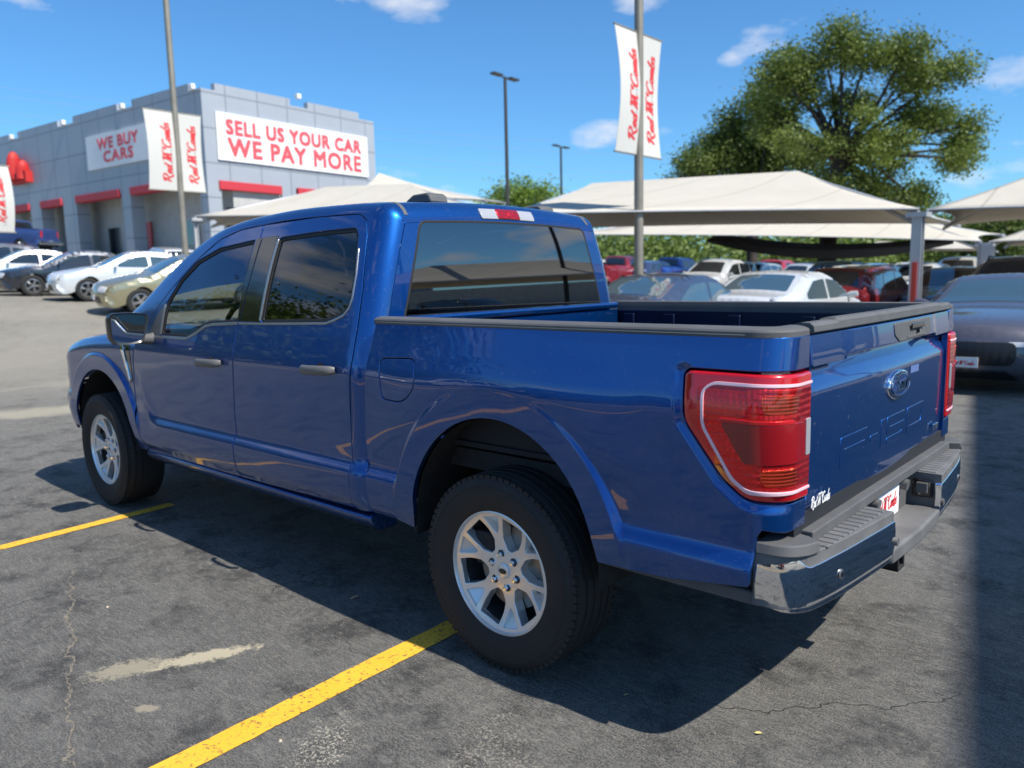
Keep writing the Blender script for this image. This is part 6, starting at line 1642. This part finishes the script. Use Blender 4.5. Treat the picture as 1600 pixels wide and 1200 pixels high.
for a in ((1188,41,'suv',H_,(.45,.48,.50),'silver SUV just right of the white crossover'),
 (978,44,'pickup',-H_,(.26,.014,.025),'maroon pickup backing onto the lane left of the tan pole'),
 (938,45,'suv',-H_,(.70,.71,.72),'white SUV beside the cab edge, left of the maroon pickup'),
 (1062,46,'pickup',-H_,(.015,.07,.36),'bright blue pickup seen behind the white crossover'),
 (1026,45,'suv',-H_,(.04,.06,.15),'dark blue SUV just right of the tan pole'),
 (1226,47,'pickup',-H_,(.52,.03,.05),'red pickup left of the dark oak trunk'),
 (1262,44,'suv',H_,(.60,.62,.64),'silver SUV partly hidden by the oak trunk'),
 (1328,27,'suv',H_,(.06,.06,.065),'black SUV parked behind the maroon one'),
 (1392,33,'suv',-H_,(.72,.73,.72),'white SUV behind the black one, left of the red-guarded post'),
 (1466,30,'suv',H_,(.76,.77,.77),'white SUV right of the post in the second row'),
 (1540,33,'pickup',H_,(.60,.60,.58),'pale pickup in the third row near the right edge'),
 (1600,34,'pickup',-H_,(.03,.05,.09),'dark pickup at the right edge in the far row'),
 (1505,40,'suv',H_,(.05,.05,.05),'black SUV in the far row between two pale vehicles')):
    rc_(*a)
cols=[((.74,.74,.73),'white'),((.03,.03,.035),'black'),((.42,.44,.46),'silver'),((.03,.06,.16),'navy'),((.70,.71,.72),'white'),((.36,.03,.03),'red'),((.15,.15,.16),'grey')]
ordn=['first','second','third','fourth','fifth','sixth','seventh','eighth','ninth','tenth','eleventh','twelfth','thirteenth','fourteenth','fifteenth','sixteenth','seventeenth','eighteenth']
for i in range(18):
    px=922+i*39+(i*17)%9; kd=('suv','pickup','suv','sedan')[i%4]; c,cn=cols[(i*3+i//4)%7]
    rc_(px,58+(i%3)*1.5,kd,H_ if i%2 else -H_,c,cn+' '+{'suv':'SUV','pickup':'pickup','sedan':'sedan'}[kd]+', '+ordn[i]+' from the left in the farthest row',g=.16)
# left of the truck
LA=D2R(80)
def lcar(kind,px,D,c,lab,**k):
    p=at(px,440,D); return car(kind,p.x,p.y,LA,c,lab,**k)
lcar('sedan',208,24.3,(.74,.77,.80),'silver white sedan, second from the truck in the left row',ws='glass_teal',win='glass_teal',g=.09)
lcar('sedan',292,21.6,(.42,.38,.24),'tan sedan nearest the truck in the left row',ws='glass_teal',g=.09,metal=.7)
lcar('sedan',122,26.2,(.025,.03,.045),'dark blue sedan between two white ones in the left row',ws='glass_teal',g=.09,metal=.5)
lcar('suv',-40,29,(.10,.11,.13),'dark grey SUV cut by the left edge of the picture')
lcar('sedan',45,27.5,(.80,.80,.80),'white sedan at the left end of the row',ws='glass_teal',g=.09)
p=at(262,400,33); car('suv',p.x,p.y,D2R(-12),(.74,.74,.73),'white SUV roof between the banner pole and the row of sedans')
p=at(16,400,47); car('pickup',p.x,p.y,D2R(30),(.03,.06,.20),'dark blue pickup beneath the cut-off banner, by the building')
# ================================================================== behind the photographer (seen as reflections and shade)
tall=empty('shade_slab',(-10.06,-8.38,0),.2,'tall flat slab on columns, added unseen behind the photographer to shade the right of the lane','canopy')  # unseen slab added to cast the shade on the lane
mb=MB(); mb.box((0,0,10.2),(1.9,12.5,.25)); mb.build('slab_roof',M['signwhite'],tall,0,bev=.05)
for yy in (-11.5,11.5): mb=MB(); mb.tube([(0,yy,0),(0,yy,10)],.14,12); mb.build('slab_column',M['steel'],tall,50)
canopy('cream canopy row low behind the photographer',[(-17,-9,2.9),(-9,-22,2.9),(-15,-27,2.9),(-24,-13,2.9)],[(-17,-15,4.4),(-14,-20,4.4)],posts=(0,1,2,3),sag=.4,rise=.05)
for (x,y,l) in ((-13,-19,'light pole behind the photographer, nearer of two'),(-19,-15,'light pole behind the photographer, farther of two')):
    o=empty('light_pole',(x,y,0),.6,l,'light pole','light poles of the lot'); mb=MB(); mb.tube([(0,0,0),(0,0,7.6)],[.12,.09],12); mb.build('pole_shaft',M['darkpole'],o,50); mb=MB(); mb.box((0,0,7.65),(1.0,.2,.06)); mb.build('lamp_head',M['darkpole'],o,0)
canopy('cream canopy far behind the photographer',[(-26,22,3.6),(-24,4,3.6),(-36,4,3.6),(-38,22,3.6)],[(-30,16,5.2),(-30,9,5.2)],posts=(0,1,2,3),sag=.4,rise=.05)
mb=MB(); mb.box((-34,-44,1.8),(16,5,1.9),rz=-.8); mb.box((-44,-34,3.2),(3,3,3.6),rz=-.8); tag(mb.build('service_building',M['porchwall'],None,0),'low beige building behind the photographer','building')
for (x,y,c,l) in ((-12,-8,(.5,.5,.5),'silver SUV under the canopy behind the photographer'),(-12,-4,(.5,.03,.03),'red SUV under the canopy behind the photographer'),(-12,-12,(.03,.03,.03),'black SUV under the canopy behind the photographer')):
    car('suv',x,y,0,c,l,g=.16)
for (x,y,c,l) in ((-4.6,9.3,(.45,.02,.03),'red SUV parked across the lane behind the photographer'),(.4,9.6,(.02,.02,.025),'black SUV across the lane behind the photographer'),(5.6,9.4,(.03,.04,.06),'dark SUV across the lane, farthest forward'),(9.6,9.2,(.6,.6,.6),'silver SUV across the lane, farthest forward')):
    car('suv',x,y,-H_,c,l,g=.16)
for i,(x,y,h) in enumerate(((-28,34,1.),(-18,35,1.1),(-8,34,1.),(3,36,1.1),(15.5,12.8,1.35),(20.5,13.6,1.45),(26,13.5,1.55),(32,14,1.6),(39,14.5,1.7),(47,15,1.8),(56,15,1.8))):
    if i==0:
        rnd=random.Random(9); bl=[(Vector((x+rnd.uniform(-1.8,3.6),y+rnd.uniform(-1.5,1.5),rnd.uniform(1.0,4.2))),rnd.uniform(1.2,1.9)) for _ in range(12)]
        vs,fs=leaves(bl,12000,.15,rnd,Vector((x,y,0))); tr0=empty('hedgerow_tree',(x,y,0),0,'bushy tree in the row across the lane','tree','trees across the lane')
        me=bpy.data.meshes.new('crown'); me.from_pydata(vs,[],fs); link('crown',me,M['elm'],tr0)
        mb=MB(); mb.tube([(0,0,0),(.1,0,2.6)],[.22,.12],8); mb.build('trunk',M['bark'],tr0,50)
    else:
        c=copy_tree(tr0); c.location=(x,y,0); c.rotation_euler=(0,0,i*1.7); c.scale=(h,h,h)
# fallen leaves and pebbles on the lane
M['leafy']=mat('dry_leaf',(.62,.52,.20),.7); M['pebble']=mat('pebble',(.45,.38,.28),.8)
def bit(px,py,name,lab,cat,mt_,s):
    p=at(px,py,1); d=p-Vector(CAM); q=Vector(CAM)+d*(-CAM[2]/d.z); mb=MB()
    if name=='fallen_leaf':
        pts=[(-1,0,.0),(-.4,.45,.12),(.3,.5,.16),(1,.05,.05),(.3,-.42,.14),(-.4,-.4,.1)]; a=px
        vs=[(s*(x*math.cos(a)-y*math.sin(a)),s*(x*math.sin(a)+y*math.cos(a)),.006+s*z) for x,y,z in pts]+[(0,0,.005)]
        mb.add(vs,[(i,(i+1)%6,6) for i in range(6)])
    else: mb.tube([(0,0,0),(0,0,s*.6),(0,0,s)],[s,s*.8,s*.2],7)
    o=mb.build(name,M[mt_],None,60); o.location=(q.x,q.y,0); tag(o,lab,cat)
bit(1185,1148,'fallen_leaf','yellow fallen leaf on the asphalt below the bumper shadow','leaf','leafy',.014)
bit(978,1088,'fallen_leaf','pale dry leaf inside the truck shadow','leaf','leafy',.010)
bit(438,1158,'pebble','tan pebble among the crumbs beside the yellow line','pebble','pebble',.007)
bit(168,949,'pebble','tan pebble in the open lane left of the sandy scar','pebble','pebble',.007)
